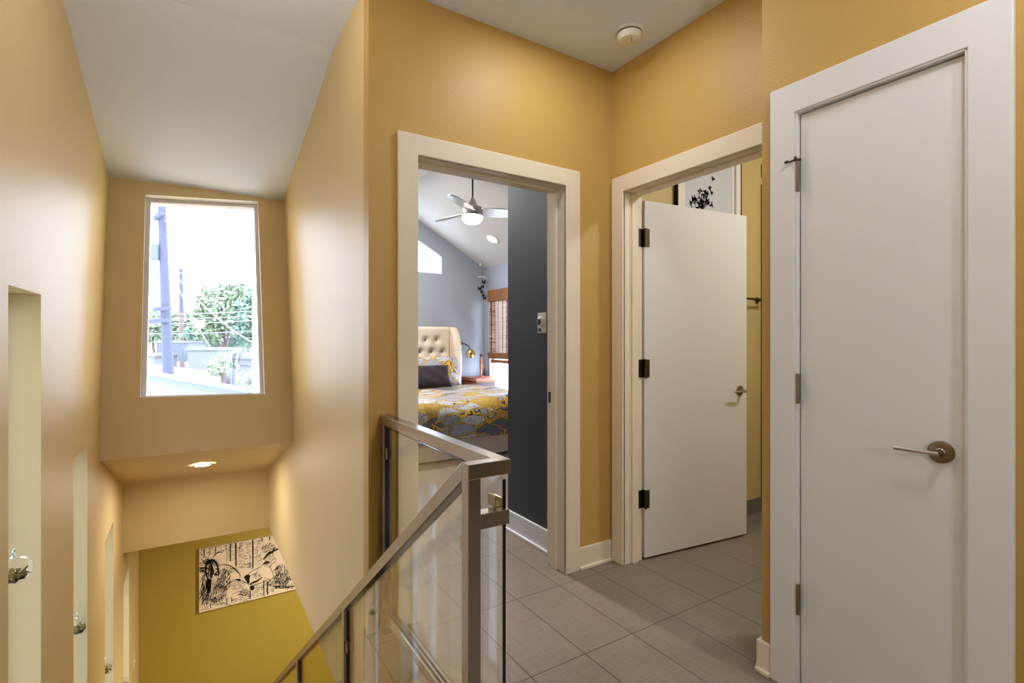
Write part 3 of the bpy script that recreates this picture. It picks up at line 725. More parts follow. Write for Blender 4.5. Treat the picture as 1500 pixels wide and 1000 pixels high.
# beyond the edge of the stair wall: more coat of the right wolf and trunks
for k in range(130):
    x = rw.uniform(1.0, 1.31); z = rw.uniform(cz0 + .03, cz1 - .12); a = rw.uniform(-2.1, -1.3); l = rw.uniform(.02, .06)
    stroke([(x, z), (x + l * math.cos(a), z + l * math.sin(a))], .004, .001, raw=True)
obj('wolf_drawing', ink, M['black'], cv, label='black ink drawing of two wolves')
wp = thing('switch_plate', 'white wall plate low on the left wall near the olive wall', 'switch plate', (XL, 6.25, -1.95))
obj('plate', bx(XL, XL + .006, 6.15, 6.23, -1.975, -1.855), M['white_plastic'], wp, bevel=.002)
obj('toggle', bx(XL + .006, XL + .014, 6.18, 6.20, -1.93, -1.90), M['white_plastic'], wp, bevel=.002)

# ------------------------------------------------------------------ bedroom shell
RK = .564
XCR = 2.318; ZCR = 2.32 + RK * (XB - XCR)
struct('wall_bedroom_left', bx(XS + .075, XS + .145, 2.263, YF, 0, ZCR + .1), M['steel_blue'], 'blue grey wall on the left of the bedroom', 'wall')
struct('wall_bedroom_front', wall_bm([(XS + .075, 0), (DOX0 - .018, 0), (DOX0 - .018, DOZ + .018), (DOX1 + .018, DOZ + .018), (DOX1 + .018, 0), (1.755, 0), (1.755, ZCR + .1), (XS + .075, ZCR + .1)], [], lambda x, z: (x, YJ, z), (0, -.078, 0)), M['steel_blue'], 'bedroom side of the doorway wall', 'wall')
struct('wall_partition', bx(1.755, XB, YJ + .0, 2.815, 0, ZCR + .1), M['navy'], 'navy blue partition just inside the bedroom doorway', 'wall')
hw = [(2.2, 2.188), (3.089, 2.188), (3.089, 2.425), (3.045, 2.460), (2.733, 2.633), (2.2, 2.93)]
struct('wall_headboard', wall_bm([(XS + .075, 0), (XB + .13, 0), (XB + .13, ZCR + .1), (XS + .075, ZCR + .1)], [hw], lambda x, z: (x, YF, z), (0, .13, 0), hole_mi=1), [M['steel_blue'], M['frame_white']], 'blue grey bedroom wall behind the bed', 'wall')
BW0, BW1, BZ0, BZ1 = 5.35, 6.603, .42, 1.94
struct('wall_bedroom_right', wall_bm(rect(2.815, YF, 0, ZCR), [rect(BW0, BW1, BZ0, BZ1)], lambda y, z: (XB, y, z), (.13, 0, 0), hole_mi=1), [M['steel_blue'], M['frame_white']], 'blue grey bedroom wall with the shaded window', 'wall')
struct('ceiling_bedroom', prism(nb(), [(XB + .13, 2.2, 2.32 - RK * .13), (XCR, 2.2, ZCR), (XCR, YF + .13, ZCR), (XB + .13, YF + .13, 2.32 - RK * .13)], (0, 0, .1)), M['ceil_bedroom'], 'white sloping bedroom ceiling', 'ceiling')
struct('ceiling_bedroom_flat', bx(XS, XCR, 2.2, YF + .13, ZCR, ZCR + .1), M['ceil_bedroom'], 'flat white top of the bedroom ceiling', 'ceiling')
w6 = thing('window_6', 'high clerestory window with a slanted top above the bed', 'window', (2.7, YF + .06, 2.19), kind='structure')
hin = [(2.23, 2.225), (3.050, 2.225), (3.050, 2.405), (3.025, 2.428), (2.725, 2.595), (2.23, 2.87)]
f = nb()
for i in range(6):
    j_ = (i + 1) % 6
    prism(f, [(q[0], YF + .07, q[1]) for q in (hw[i], hw[j_], hin[j_], hin[i])], (0, .05, 0))
obj('window_frame', f, M['frame_white'], w6); obj('window_pane', prism(nb(), [(q[0], YF + .09, q[1]) for q in hin], (0, .004, 0)), M['pane'], w6)
w7 = thing('window_7', 'bedroom window behind the woven shade', 'window', (XB + .06, 6.0, BZ0), kind='structure')
f = nb()
for (a, b, c_, d) in ((BW0, BW0 + .05, BZ0, BZ1), (BW1 - .05, BW1, BZ0, BZ1), (BW0 + .05, BW1 - .05, BZ0, BZ0 + .05), (BW0 + .05, BW1 - .05, BZ1 - .05, BZ1), (BW0 + .05, BW1 - .05, 1.14, 1.18)): box(f, XB + .05, XB + .09, a, b, c_, d)
obj('window_frame', f, M['frame_white'], w7); obj('window_pane', bx(XB + .068, XB + .072, BW0 + .05, BW1 - .05, BZ0 + .05, BZ1 - .05), M['pane'], w7)

# woven shade
t = NT('woven_wood_shade'); sx = t.add('ShaderNodeSeparateXYZ'); t.link(t.pos(), sx.inputs[0])
n1 = t.noise(t.mapped((0, 34, .25)), 1.0, 2, .7); n2 = t.noise(t.mapped((0, 3, 160)), 1.0, 1)
cl_ = t.ramp(t.math('ADD', n1.outputs[0], t.math('MULTIPLY', t.math('SUBTRACT', n2.outputs[0], .5), .35)), [(.36, srgb(84, 46, 26)), (.46, srgb(140, 84, 56)), (.50, srgb(196, 178, 170)), (.62, srgb(216, 208, 206))])
df = t.add('ShaderNodeBsdfDiffuse'); tr = t.add('ShaderNodeBsdfTranslucent'); mx = t.add('ShaderNodeMixShader', Fac=.10)
t.link(cl_, df.inputs[0]); t.link(cl_, tr.inputs[0]); t.link(df.outputs[0], mx.inputs[1]); t.link(tr.outputs[0], mx.inputs[2]); t.link(mx.outputs[0], t.out.inputs[0])
M['shade'] = t.m
M['shade_band'] = wood_mat('bamboo_band', srgb(74, 44, 20), srgb(156, 104, 54), (3, 90, 6), .6)
sh = thing('woven_shade', 'reddish brown woven wood shade hung over the bedroom window', 'window shade', (XB - .03, 6.0, 1.94))
SY0, SY1 = 5.32, 6.60
obj('shade_panel', bx(XB - .022, XB - .018, SY0, SY1 - .01, 1.00, 1.93), M['shade'], sh)
obj('valance', bx(XB - .045, XB - .002, SY0, SY1, 1.80, 1.965), M['shade_band'], sh, label='dark bamboo valance')
f = nb()
for k in range(3): box(f, XB - .038 - .006 * k, XB - .012, SY0, SY1 - .005, .955 + .024 * k, .995 + .024 * k)
obj('folded_hem', f, M['shade_band'], sh, bevel=.006); obj('hem_bar', bx(XB - .028, XB - .012, SY0 + .02, SY1 - .06, .895, .945), M['shade_band'], sh, bevel=.004)

# bed
bed = thing('bed', 'oatmeal upholstered wingback bed with a tufted headboard', 'bed', (2.5, 5.6, 0))
HX0, HX1, HT = 1.60, 3.155, 1.418
hb = nb(); nx_, nz_ = 120, 70
bt = []
pit = .168
for r_i, zz in enumerate((1.228, 1.06, .892, .724)):
    off = (HX1 - .16 - 2.948) if r_i % 2 == 0 else (HX1 - .16 - 3.037)
    k = -1
    while True:
        k += 1; xx = HX1 - .16 - off - k * pit
        if xx < HX0 + .06: break
        bt.append((xx, zz))
grid = []
for i in range(nx_ + 1):
    col = []
    for j_ in range(nz_ + 1):
        x = HX0 + (HX1 - HX0) * i / nx_; z = .35 + (HT - .35) * j_ / nz_
        dmin = min(math.hypot(x - a, z - b) for a, b in bt)
        puff = .045 * (1 - math.exp(-(dmin / .045) ** 2)) - .0
        top = max(0, (z - (HT - .05)) / .05); puff -= .045 * top ** 3; ed = max(0, (x - (HX1 - .035)) / .035); puff -= .05 * ed ** 2.5
        col.append(hb.verts.new((x, 6.645 - puff, z)))
    grid.append(col)
for i in range(nx_):
    for j_ in range(nz_): hb.faces.new((grid[i][j_], grid[i + 1][j_], grid[i + 1][j_ + 1], grid[i][j_ + 1]))
box(hb, HX0, HX1, 6.645, 6.74, .1, HT - .005)
hbo = obj('headboard', hb, M['headboard'], bed, smooth=True)
for a, b in bt:
    if b > .9 and a > 2.4:
        q = nb(); lathe(q, [(.0, .006), (.009, .004), (.011, 0), (0, -.002)], (a, 6.640, b), 12, (0, -1, 0)); obj('tuft_button', q, M['button'], hbo, smooth=True, label='dark tuft button')
for sx_, nm in ((1, 'wing'), (-1, 'wing')):
    wg = nb(); xo = HX1 + .008 if sx_ > 0 else HX0 - .008
    prof = [(6.74, .12), (6.52, .12), (6.45, .40), (6.36, .62), (6.315, .85), (6.32, 1.02), (6.345, 1.15), (6.40, 1.27), (6.48, 1.36), (6.58, 1.41), (6.74, 1.42)]
    P3 = [Vector((xo + sx_ * (.002 - .085 * ((6.74 - y) / .44)), y, z)) for y, z in prof]
    prism(wg, P3, (sx_ * .112, 0, 0))
    obj(nm, wg, M['headboard'], bed, bevel=.035, segs=4, smooth=True, label='curved upholstered wing')
obj('bed_base', bx(1.66, 3.22, 4.70, 6.6, .015, .235), M['base_linen'], bed, bevel=.012)
obj('mattress', bx(1.64, 3.24, 4.69, 6.55, .235, .50), M['darkcloth'], bed, bevel=.05, segs=4, label='dark mattress cover')
# quilt with folds
q = nb(); U_, V_ = 150, 120; g = []
x0, x1, yf, yb = 1.56, 3.34, 4.655, 6.12
for i in range(U_ + 1):
    col = []
    for j_ in range(V_ + 1):
        u = i / U_; x = x0 + (x1 - x0) * u
        s = -.42 + (yb - yf + .42) * j_ / V_            # distance along cloth from the foot edge
        fl = max(0.0, min(1.0, (2.30 - x) / .35)); rr_ = .10 + .12 * (1 - fl)
        topz = .612 + .012 * math.sin(x * 7 + s * 3) + .010 * math.sin(s * 9 - x * 4)
        if s >= rr_: y = yf + s; z = topz
        elif s > -rr_ * .57:
            a = (rr_ - s) / (rr_ * 1.57) * PI / 2; y = yf + rr_ - rr_ * math.sin(a) ; z = topz - rr_ * (1 - math.cos(a))
        else:
            d = -rr_ * .57 - s; y = yf - .05 * d; z = topz - rr_ - d
        if s < rr_ * .6:
            k = min(1, (rr_ * .6 - s) / .22)
            y += (-.035 * k * fl) * (1 + math.sin(x * 34 + 1.5 * math.sin(s * 9))) - .010 * k * (1 - fl) * (1 + math.sin(x * 17 + s * 4))
            z += .015 * fl * k * math.sin(x * 21 + s * 8)
        z = max(z, .245)
        col.append(q.verts.new((x, y, z)))
    g.append(col)
for i in range(U_):
    for j_ in range(V_): q.faces.new((g[i][j_], g[i + 1][j_], g[i + 1][j_ + 1], g[i][j_ + 1]))
qo = obj('quilt', q, M['leafprint'], None, smooth=True, label='yellow and grey leaf patterned quilt spread on the bed', cat='quilt')
so = qo.modifiers.new('thick', 'SOLIDIFY'); so.thickness = .02; so.offset = -1
obj('folded_sheet', bx(1.60, 3.32, 6.145, 6.22, .505, .605), M['charcoal'], None, bevel=.015, segs=3, label='dark edge of folded sheet showing at the back of the quilt', cat='sheet')
def pillow(name, cx, w, h, th, base, tilt, m, label, group=None):
    b = nb(); n = 28; gf, gb = [], []
    for i in range(n + 1):
        a, c_ = [], []
        for j2 in range(n + 1):
            u, v = 2 * i / n - 1, 2 * j2 / n - 1
            k = (max(0, (1 - abs(u) ** 3.2)) * max(0, (1 - abs(v) ** 3.2))) ** .42
            pin = 1 - .07 * (abs(v) ** 2) * (1 - abs(u)) ; pin2 = 1 - .07 * (abs(u) ** 2) * (1 - abs(v))
            x = u * w / 2 * (1 - .06 * (1 - abs(v)) * abs(u)) ; z = v * h / 2 * (1 - .06 * (1 - abs(u)) * abs(v))
            wr = .006 * math.sin(9 * u + 5 * v) * k
            a.append((x, -th / 2 * k + wr, z + h / 2)); c_.append((x, th / 2 * k, z + h / 2))
        gf.append(a); gb.append(c_)
    mt = Matrix.Translation((cx, base[0], base[1])) @ Matrix.Rotation(tilt, 4, 'X')
    for gr in (gf, gb):
        vv = [[b.verts.new(mt @ Vector(p)) for p in row] for row in gr]
        for i in range(n):
            for j2 in range(n): b.faces.new((vv[i][j2], vv[i + 1][j2], vv[i + 1][j2 + 1], vv[i][j2 + 1]))
    bmesh.ops.remove_doubles(b, verts=b.verts[:], dist=.0008)
    return obj(name, b, m, None, smooth=True, label=label, cat='pillow', group=group)
pillow('pillow', 2.72, .76, .43, .17, (6.14, .62), -.46, M['leafprint'], 'leaf patterned pillow leaning on the right of the tufted headboard')
pillow('pillow', 1.93, .74, .43, .17, (6.14, .62), -.46, M['leafprint'], 'leaf patterned pillow leaning on the left of the headboard')
pillow('lumbar_pillow', 2.44, .74, .30, .15, (5.84, .637), -.42, M['charcoal'], 'dark charcoal pillow propped in front of the leaf patterned pillows')

# nightstand
ns = thing('nightstand', 'reddish wood nightstand between the bed and the window', 'nightstand', (3.58, 6.5, 0))
obj('table_top', bx(3.40, 3.765, 6.30, 6.755, .648, .690), M['redwood'], ns, bevel=.006)
obj('cabinet_body', bx(3.425, 3.74, 6.33, 6.75, .22, .648), M['redwood'], ns, bevel=.004)
dr = obj('drawer', bx(3.445, 3.72, 6.318, 6.335, .47, .625), M['darkwood'], ns, bevel=.004)
q = nb(); lathe(q, [(.006, 0), (.006, .012), (.014, .018), (0, .026)], (3.58, 6.318, .55), 14, (0, -1, 0)); obj('knob', q, M['brass'], dr, smooth=True)
dr = obj('drawer', bx(3.445, 3.72, 6.318, 6.335, .25, .45), M['darkwood'], ns, bevel=.004)
q = nb(); lathe(q, [(.006, 0), (.006, .012), (.014, .018), (0, .026)], (3.58, 6.318, .35), 14, (0, -1, 0)); obj('knob', q, M['brass'], dr, smooth=True)
for a, b in ((3.43, 6.34), (3.695, 6.34), (3.43, 6.70), (3.695, 6.70)): obj('leg', bx(a, a + .04, b, b + .04, 0, .22), M['redwood'], ns)
# wooden figure on the nightstand
fg = thing('wooden_figurine', 'slim reddish wooden figurine standing on the nightstand', 'figurine', (3.60, 6.52, .69))
q = nb(); lathe(q, [(0, 0), (.030, 0), (.030, .012), (.012, .016), (.014, .08), (.020, .15), (.016, .20), (.022, .25), (.012, .29), (0, .295)], (3.60, 6.52, .69), 16); obj('body', q, M['redwood'], fg, smooth=True)
q = nb(); lathe(q, [(0, 0), (.014, .008), (.020, .025), (.016, .042), (0, .050)], (3.60, 6.52, .98), 14); obj('head', q, M['darkwood'], fg, smooth=True)
q = nb(); tube(q, [(3.62, 6.515, .93), (3.635, 6.505, .86), (3.615, 6.50, .80)], .006, 8); obj('arm', q, M['redwood'], fg, smooth=True)
# brass sconce
sc_ = thing('wall_sconce', 'brass globe reading sconce on the wall right of the headboard', 'wall lamp', (3.44, YF, 1.1))
lc = at(689, 518, Y=6.56)
q = nb(); lathe(q, [(0, 0), (.04, 0), (.04, .012), (.012, .02)], (lc.x - .06, YF, 1.17), 20, (0, -1, 0)); obj('wall_plate', q, M['brass'], sc_, smooth=True)
q = nb(); tube(q, [(lc.x - .06, YF - .015, 1.17), (lc.x - .085, YF - .08, 1.18), (lc.x - .07, YF - .16, 1.175), (lc.x - .02, YF - .205, 1.145), (lc.x, YF - .21, lc.z + .06)], .008, 10); obj('arm', q, M['dark_bronze'], sc_, smooth=True)
q = nb(); lathe(q, [(.02, .072), (.03, .062), (.052, .045), (.064, .02), (.068, -.01), (.062, -.038), (.048, -.058), (.046, -.054), (.058, -.03), (.06, 0), (.04, .045), (0, .058)], lc, 28); obj('lamp_shade', q, M['brass'], sc_, smooth=True)

# ceiling fan
fc = Vector((2.387, 4.5, 2.476))
fan = thing('ceiling_fan', 'nickel three blade ceiling fan with a lit frosted bowl', 'ceiling fan', (fc.x, fc.y, fc.z))
q = nb(); tube(q, [fc + Vector((0, 0, .15)), Vector((fc.x, fc.y, ZCR - RK * (fc.x - XCR) - .02))], .011, 12); obj('downrod', q, mat('dark_rod', (.03, .03, .035, 1), .4, .6), fan, smooth=True)
q = nb(); lathe(q, [(0, 0), (.07, 0), (.065, -.04), (.03, -.07), (0, -.07)], Vector((fc.x, fc.y, ZCR - RK * (fc.x - XCR))), 28); obj('canopy', q, M['nickel'], fan, smooth=True)
q = nb(); lathe(q, [(.0, .172), (.018, .17), (.026, .15), (.05, .10), (.075, .085), (.098, .075), (.104, .06), (.104, .0), (.1, -.012), (0, -.012)], fc, 36); obj('motor_housing', q, M['nickel'], fan, smooth=True)
q = nb(); lathe(q, [(.102, -.012), (.102, -.03), (.094, -.055), (.07, -.078), (.035, -.09), (0, -.094)], fc, 36); obj('light_bowl', q, M['fan_bowl'], fan, smooth=True, label='lit frosted light bowl')
rt, fw = Vector((ct, -st, 0)), Vector((st, ct, 0))
for an in (13, 256, 135):
    a = math.radians(an); d = (rt * math.cos(a) + fw * math.sin(a)).normalized(); s_ = Vector((-d.y, d.x, 0)); b = nb(); top = []
    n = 16; L = .60
    rows = []
    for k in range(n + 1):
        f_ = k / n; r_ = .075 + (L - .075) * f_; w_ = .055 + .032 * math.sin(PI * min(1, f_ * 1.05 + .12)) ; w_ *= (1 if f_ < .86 else math.sqrt(max(.02, 1 - ((f_ - .86) / .14) ** 2)))
        tw = -math.radians(17 - 6 * f_); cc = fc + d * r_ + Vector((0, 0, .035))
        for z_ in (.004,): pass
        o_ = (s_ * math.cos(tw) + Vector((0, 0, 1)) * math.sin(tw)) * w_
        rows.append((cc - o_, cc + o_))
    up = Vector((0, 0, .004)); vt = [[b.verts.new(p + up) for p in r_] for r_ in rows]; vb = [[b.verts.new(p - up) for p in r_] for r_ in rows]
    for k in range(n):
        b.faces.new((vt[k][0], vt[k + 1][0], vt[k + 1][1], vt[k][1])); b.faces.new((vb[k][0], vb[k][1], vb[k + 1][1], vb[k + 1][0]))
        for e in (0, 1): b.faces.new((vt[k][e], vb[k][e], vb[k + 1][e], vt[k + 1][e]))
    for k in (0, n): b.faces.new((vt[k][0], vt[k][1], vb[k][1], vb[k][0]))
    obj('fan_blade', b, M['nickel'], fan, smooth=True)
rn = Vector((-RK, 0, -1)).normalized()
downlight((3.374, 5.803, 2.32 + RK * (XB - 3.374) - .002), rn, 'lit recessed light in the sloping bedroom ceiling', .075, emit('lit_bedroom_lens', (1, .90, .76, 1), 60))
downlight((1.6, 3.4, ZCR - .001), (0, 0, -1), 'lit recessed light in the flat top of the bedroom ceiling', .075, emit('lit_bedroom_lens_b', (1, .96, .90, 1), 380))  # unseen light added to brighten the bedroom
downlight((1.4, 5.4, ZCR - .001), (0, 0, -1), 'lit recessed light in the bedroom ceiling above the bed', .075, emit('lit_bedroom_lens_c', (1, .96, .90, 1), 2200))  # another unseen light, added for bedroom brightness

# hanging butterfly mobile in the corner
mb = thing('hanging_mobile', 'dark butterfly mobile hanging in the far bedroom corner', 'mobile', (3.70, 6.6, 2.3))
mc = Vector((3.67, 6.62, 0)); zt = 2.32 + RK * (XB - 3.67)
q = nb(); tube(q, [(mc.x, mc.y, zt), (mc.x, mc.y, 1.86)], .0015, 5); obj('string', q, M['black'], mb)
q = nb(); lathe(q, [(0, 0), (.014, -.01), (.018, -.03), (.012, -.045), (0, -.05)], (mc.x - .02, mc.y, zt - .02), 12); obj('bell', q, M['white_plastic'], mb, smooth=True)
q = nb(); lathe(q, [(0, 0), (.07, -.004), (.07, -.010), (0, -.010)], (mc.x, mc.y, 2.17), 20); obj('disc', q, M['white_plastic'], mb, smooth=True)
for k, (dx_, z) in enumerate(((.03, 2.10), (.015, 2.03), (-.04, 2.00), (-.005, 1.95), (.03, 1.90), (.045, 1.86))):
    q = nb(); c0 = mc + Vector((dx_, 0, z)); rr2 = random.Random(k); s1 = rr2.uniform(.8, 1.2)
    for sg in (-1, 1):
        prism(q, [c0 + Vector(v) * s1 for v in ((0, 0, -.008), (sg * .020, -.004, .022), (sg * .032, -.008, .012), (sg * .022, -.006, -.006), (sg * .026, -.006, -.024), (sg * .012, -.003, -.032))], (0, .002, 0))
    lathe(q, [(0, -.03), (.003, -.015), (.004, .01), (0, .022)], c0, 8)
    obj('butterfly', q, M['black'], mb)

# dial control on the navy wall
dc = thing('dial_switch', 'white plate with a round grey dial on the navy wall', 'wall switch', (1.755, 2.43, 1.27))
obj('plate', bx(1.747, 1.755, 2.388, 2.470, 1.270, 1.388), M['white_plastic'], dc, bevel=.002)
q = nb(); lathe(q, [(.030, 0), (.030, .012), (.024, .016), (0, .016)], (1.747, 2.432, 1.335), 24, (-1, 0, 0)); obj('dial_ring', q, M['white_plastic'], dc, smooth=True)
q = nb(); lathe(q, [(.019, .0), (.019, .022), (.012, .026), (0, .026)], (1.747, 2.432, 1.335), 24, (-1, 0, 0)); obj('dial', q, M['grey_plastic'], dc, smooth=True, label='dark grey dial')
q = nb(); lathe(q, [(.0, 0), (.010, .0), (.010, .008), (0, .008)], (1.747, 2.445, 1.288), 14, (-1, 0, 0)); obj('button', q, M['grey_plastic'], dc, smooth=True)

# ------------------------------------------------------------------ bathroom
YW = 2.133; XE = 3.478
struct('wall_bath_back', bx(XC + .13, XE, YW, 2.262, 0, CEIL), M['bath_paint'], 'yellow bathroom wall behind the open door', 'wall')
struct('wall_bath_alcove', bx(XE, XB + .15, 2.20, 2.262, 0, CEIL), M['bath_paint'], 'yellow back of the bathroom shelf alcove', 'wall')
struct('wall_bath_right', bx(XB + .02, XB + .15, .0, 2.2, 0, CEIL), M['bath_paint'], 'yellow right wall of the bathroom', 'wall')
struct('wall_bath_near', bx(XC + .13, XB + .02, -.1, .0, 0, CEIL), M['bath_paint'], 'yellow near wall of the bathroom', 'wall')
struct('wall_bath_left', bx(XC + .0, XC + .13, .0, 1.0, 0, CEIL), M['bath_paint'], 'yellow bathroom wall backing the closet', 'wall')
struct('baseboard_bath', bx(XC + .13, XE, YW - .010, YW, 0, .10), M['base_tile'], 'grey tile baseboard of the bathroom', 'baseboard')
fr = thing('framed_picture', 'white framed print of dark leaves and birds above the open bathroom door', 'framed picture', (2.88, YW, 1.72))
px0, px1, pz0, pz1 = 2.553, 3.196, 1.70, 2.58
f = nb()
for a, b, c_, d in ((px0, px0 + .05, pz0, pz1), (px1 - .05, px1, pz0, pz1), (px0 + .05, px1 - .05, pz0, pz0 + .05), (px0 + .05, px1 - .05, pz1 - .05, pz1)): box(f, a, b, YW - .028, YW - .001, c_, d)
obj('frame', f, M['white_plastic'], fr, bevel=.002)
for a in (px0 - .008, px1): obj('frame_edge', bx(a, a + .008, YW - .030, YW - .001, pz0, pz1), M['black'], fr, label='black outer edge')
obj('backing', bx(px0 + .05, px1 - .05, YW - .012, YW - .001, pz0 + .05, pz1 - .05), mat('pale_grey_print_paper', srgb(196, 198, 206), .6), fr)
mb_ = .022
for a, b, c_, d in ((px0 + .06, px0 + .06 + mb_, pz0 + .06, pz1 - .06), (px1 - .06 - mb_, px1 - .06, pz0 + .06, pz1 - .06)): obj('mat_strip', bx(a, b, YW - .016, YW - .012, c_, d), M['white_plastic'], fr)
ar = nb(); ra = random.Random(5)
def leafy(cx, cz, s, n):
    for _ in range(n):
        a = ra.uniform(0, 2 * PI); q_ = s * math.sqrt(ra.random()); x, z = cx + q_ * math.cos(a) * 1.3, cz + q_ * math.sin(a); l = ra.uniform(.012, .03); t_ = ra.uniform(0, PI); w_ = l * .38
        ar.faces.new([ar.verts.new((x + l * math.cos(t_ + k_) * (1 if i_ % 2 == 0 else .38), YW - .0125, z + l * math.sin(t_ + k_) * (1 if i_ % 2 == 0 else .38))) for i_, k_ in enumerate((0, PI / 4, PI / 2 + .5, PI, PI * 1.25, PI * 1.75))])
ap = at(1027, 292, Y=YW); leafy(ap.x, ap.z, .055, 26); leafy(ap.x - .06, ap.z - .05, .05, 18); leafy(ap.x + .02, ap.z - .12, .12, 40)
obj('leaf_print', ar, M['black'], fr, label='black spray of leaves'); 
for (x, y) in ((1041, 262), (1037, 276), (1040, 283), (1034, 284)):
    ar = nb(); p_ = at(x, y, Y=YW); leafy(p_.x, p_.z, .008, 3); obj('bird_print', ar, M['black'], fr, label='small black bird')
tb = thing('towel_bar', 'bronze towel bar on the bathroom wall beside the open door', 'towel bar', (3.25, YW, 1.51))
q = nb(); tube(q, [(2.98, YW - .06, 1.512), (3.44, YW - .06, 1.512)], .008, 12); obj('bar', q, M['dark_bronze'], tb, smooth=True)
for x in (3.0, 3.425):
    q = nb(); lathe(q, [(0, 0), (.022, 0), (.022, .006), (.010, .010), (.010, .068), (0, .068)], (x, YW, 1.512), 18, (0, -1, 0)); obj('wall_mount', q, M['dark_bronze'], tb, smooth=True)
shf = thing('bath_shelf', 'dark brown shelf unit with white boards at the end of the bathroom wall', 'shelf unit', (3.66, 2.12, 0))
obj('back_panel', bx(XE + .004, 3.80, 2.180, 2.196, .04, 2.35), M['darkwood'], shf)
for x in (XE + .004, 3.77): obj('side_panel', bx(x, x + .02, 2.10, 2.18, .04, 2.35), M['darkwood'], shf)
for z in (.05, .42, .84, 1.25, 1.62, 1.95, 2.33): obj('shelf_board', bx(XE + .004, 3.79, 2.04, 2.10, z, z + .022), M['white_plastic'], shf, label='white shelf board')
for z, cc, nm in ((1.272, srgb(40, 60, 120), 'navy'), (1.642, srgb(30, 32, 60), 'dark blue'), (.862, srgb(90, 60, 40), 'brown'), (.442, srgb(80, 56, 40), 'dark brown')):
    q = nb()
    box(q, XE + .03, 3.74, 2.045, 2.096, z + .003, z + .10)
    obj('folded_towel', q, mat('towel_' + nm.replace(' ', '_'), cc, .95), None, bevel=.014, segs=3, label={'navy': 'blue folded towel on the bath shelf below the towel bar height', 'dark blue': 'very dark blue folded towel on the bath shelf above the towel bar', 'brown': 'brown folded towel on the lower bath shelf', 'dark brown': 'dark brown folded towel on the lowest bath shelf'}[nm], cat='towel')
dome_light((3.1, .75, CEIL), 'lit glass dome light on the bathroom ceiling', emit('lit_bath_dome', (.96, .98, 1, 1), 110))

# ------------------------------------------------------------------ outside
struct('ground', bx(-80, 80, 7.2, 140, -4.4, -4.3), mat('pale_ground', srgb(214, 212, 208), .9, var=.1), 'pale paved ground outside the stair window', 'ground')
struct('ground_side', bx(-80, -.9, -30, 7.2, -4.4, -4.3), mat('pale_side_ground', srgb(214, 212, 208), .9, var=.05), 'pale paved ground beside the house', 'ground')
def far(x, y, t): return CAM + ray(x, y) * t
M['pole'] = mat('weathered_pole', srgb(42, 43, 56), .9, var=.08)
M['rust'] = mat('rusty_pole', srgb(66, 50, 46), .9)
M['wire'] = mat('pale_wire', srgb(96, 96, 104), .7)
M['leaf'] = mat('tree_leaf', srgb(92, 103, 74), .8, var=.35)
M['leaf2'] = mat('tree_leaf_dark', srgb(72, 90, 74), .8, var=.3)
M['bldg'] = mat('white_stucco', srgb(76, 75, 73), .9)
M['metal_roof'] = mat('pale_metal', srgb(62, 64, 72), .7)
M['dirt'] = mat('pale_dirt', srgb(70, 66, 60), .95, var=.15)
M['lower_roof_wall'] = mat('pale_olive_siding', srgb(66, 64, 46), .8)
# edge of the lower roof
A, B = far(196, 541, 8.6), far(400, 577, 7.0)
dn = Vector((0, 0, -1)); bk = Vector((B.y - A.y, -(B.x - A.x), 0)).normalized() * -.12
re = thing('roof_edge', 'white metal roof edge of the lower wing below the window', 'roof edge', A)
obj('coping', prism(nb(), [A, B, B + dn * .055, A + dn * .055], bk), M['metal_roof'], re); obj('fascia', prism(nb(), [A + dn * .055 + bk * .2, B + dn * .055 + bk * .2, B + dn * .13 + bk * .2, A + dn * .13 + bk * .2], bk * .7), mat('white_fascia', srgb(50, 54, 70), .7), re)
obj('parapet_wall', prism(nb(), [A + dn * .13 + bk * .3, B + dn * .13 + bk * .3, B + dn * 4.7 + bk * .3, A + dn * 5.1 + bk * .3], bk * .5), M['lower_roof_wall'], re)
rd = thing('lower_roof', 'white flat roof deck of the lower wing just outside the stair window', 'roof', (.2, 6.6, -.4), kind='structure')  # unseen deck added to reflect sky light onto the stair ceiling
obj('roof_deck', prism(nb(), [(-3.2, YF + .14, -.45), (5.0, YF + .14, -.45), (5.0, 8.2, -.45), (-3.2, 8.2, -.45)], (0, 0, .1)), mat('white_roof_membrane', srgb(225, 226, 228), .8), rd)
obj('roof_step', prism(nb(), [(XL, 4.30, .45), (XS, 4.30, .45), (XS, YF + .14, -.30), (XL, YF + .14, -.30)], (0, .02, .06)), mat('white_roof_step', srgb(225, 226, 228), .8), rd)
# utility pole
up_ = thing('utility_pole', 'tall blue grey utility pole carrying a transformer', 'utility pole', far(252, 560, 19) * 1)
p0, p1 = far(251, 585, 19), far(237, 300, 19); p0.z -= 2.2
q = nb(); tube(q, [p0, (p0 + p1) / 2, p1], [.20, .175, .135], 16); obj('pole', q, M['pole'], up_, smooth=True)
tp = far(224, 369, 18.8); q = nb(); lathe(q, [(0, -.30), (.20, -.30), (.20, .26), (.17, .30), (0, .30)], tp, 20); tr_ = obj('transformer', q, mat('transformer_grey', srgb(47, 53, 61), .7), up_, smooth=True)
for dx_ in (-.06, .09):
    q = nb(); lathe(q, [(.03, .30), (.03, .38), (.05, .40), (.03, .43), (.05, .46), (.03, .49), (.04, .52), (0, .55)], tp + Vector((dx_, 0, 0)), 10); obj('insulator', q, mat('insulator_%d' % (dx_ > 0), srgb(79, 81, 86), .5), tr_, smooth=True)
for (x, y) in ((240, 366), (241, 376)):
    q = nb(); a_ = far(x, y, 19); tube(q, [far(228, y, 18.9), a_], .04, 6); obj('bracket', q, M['pole'], up_)
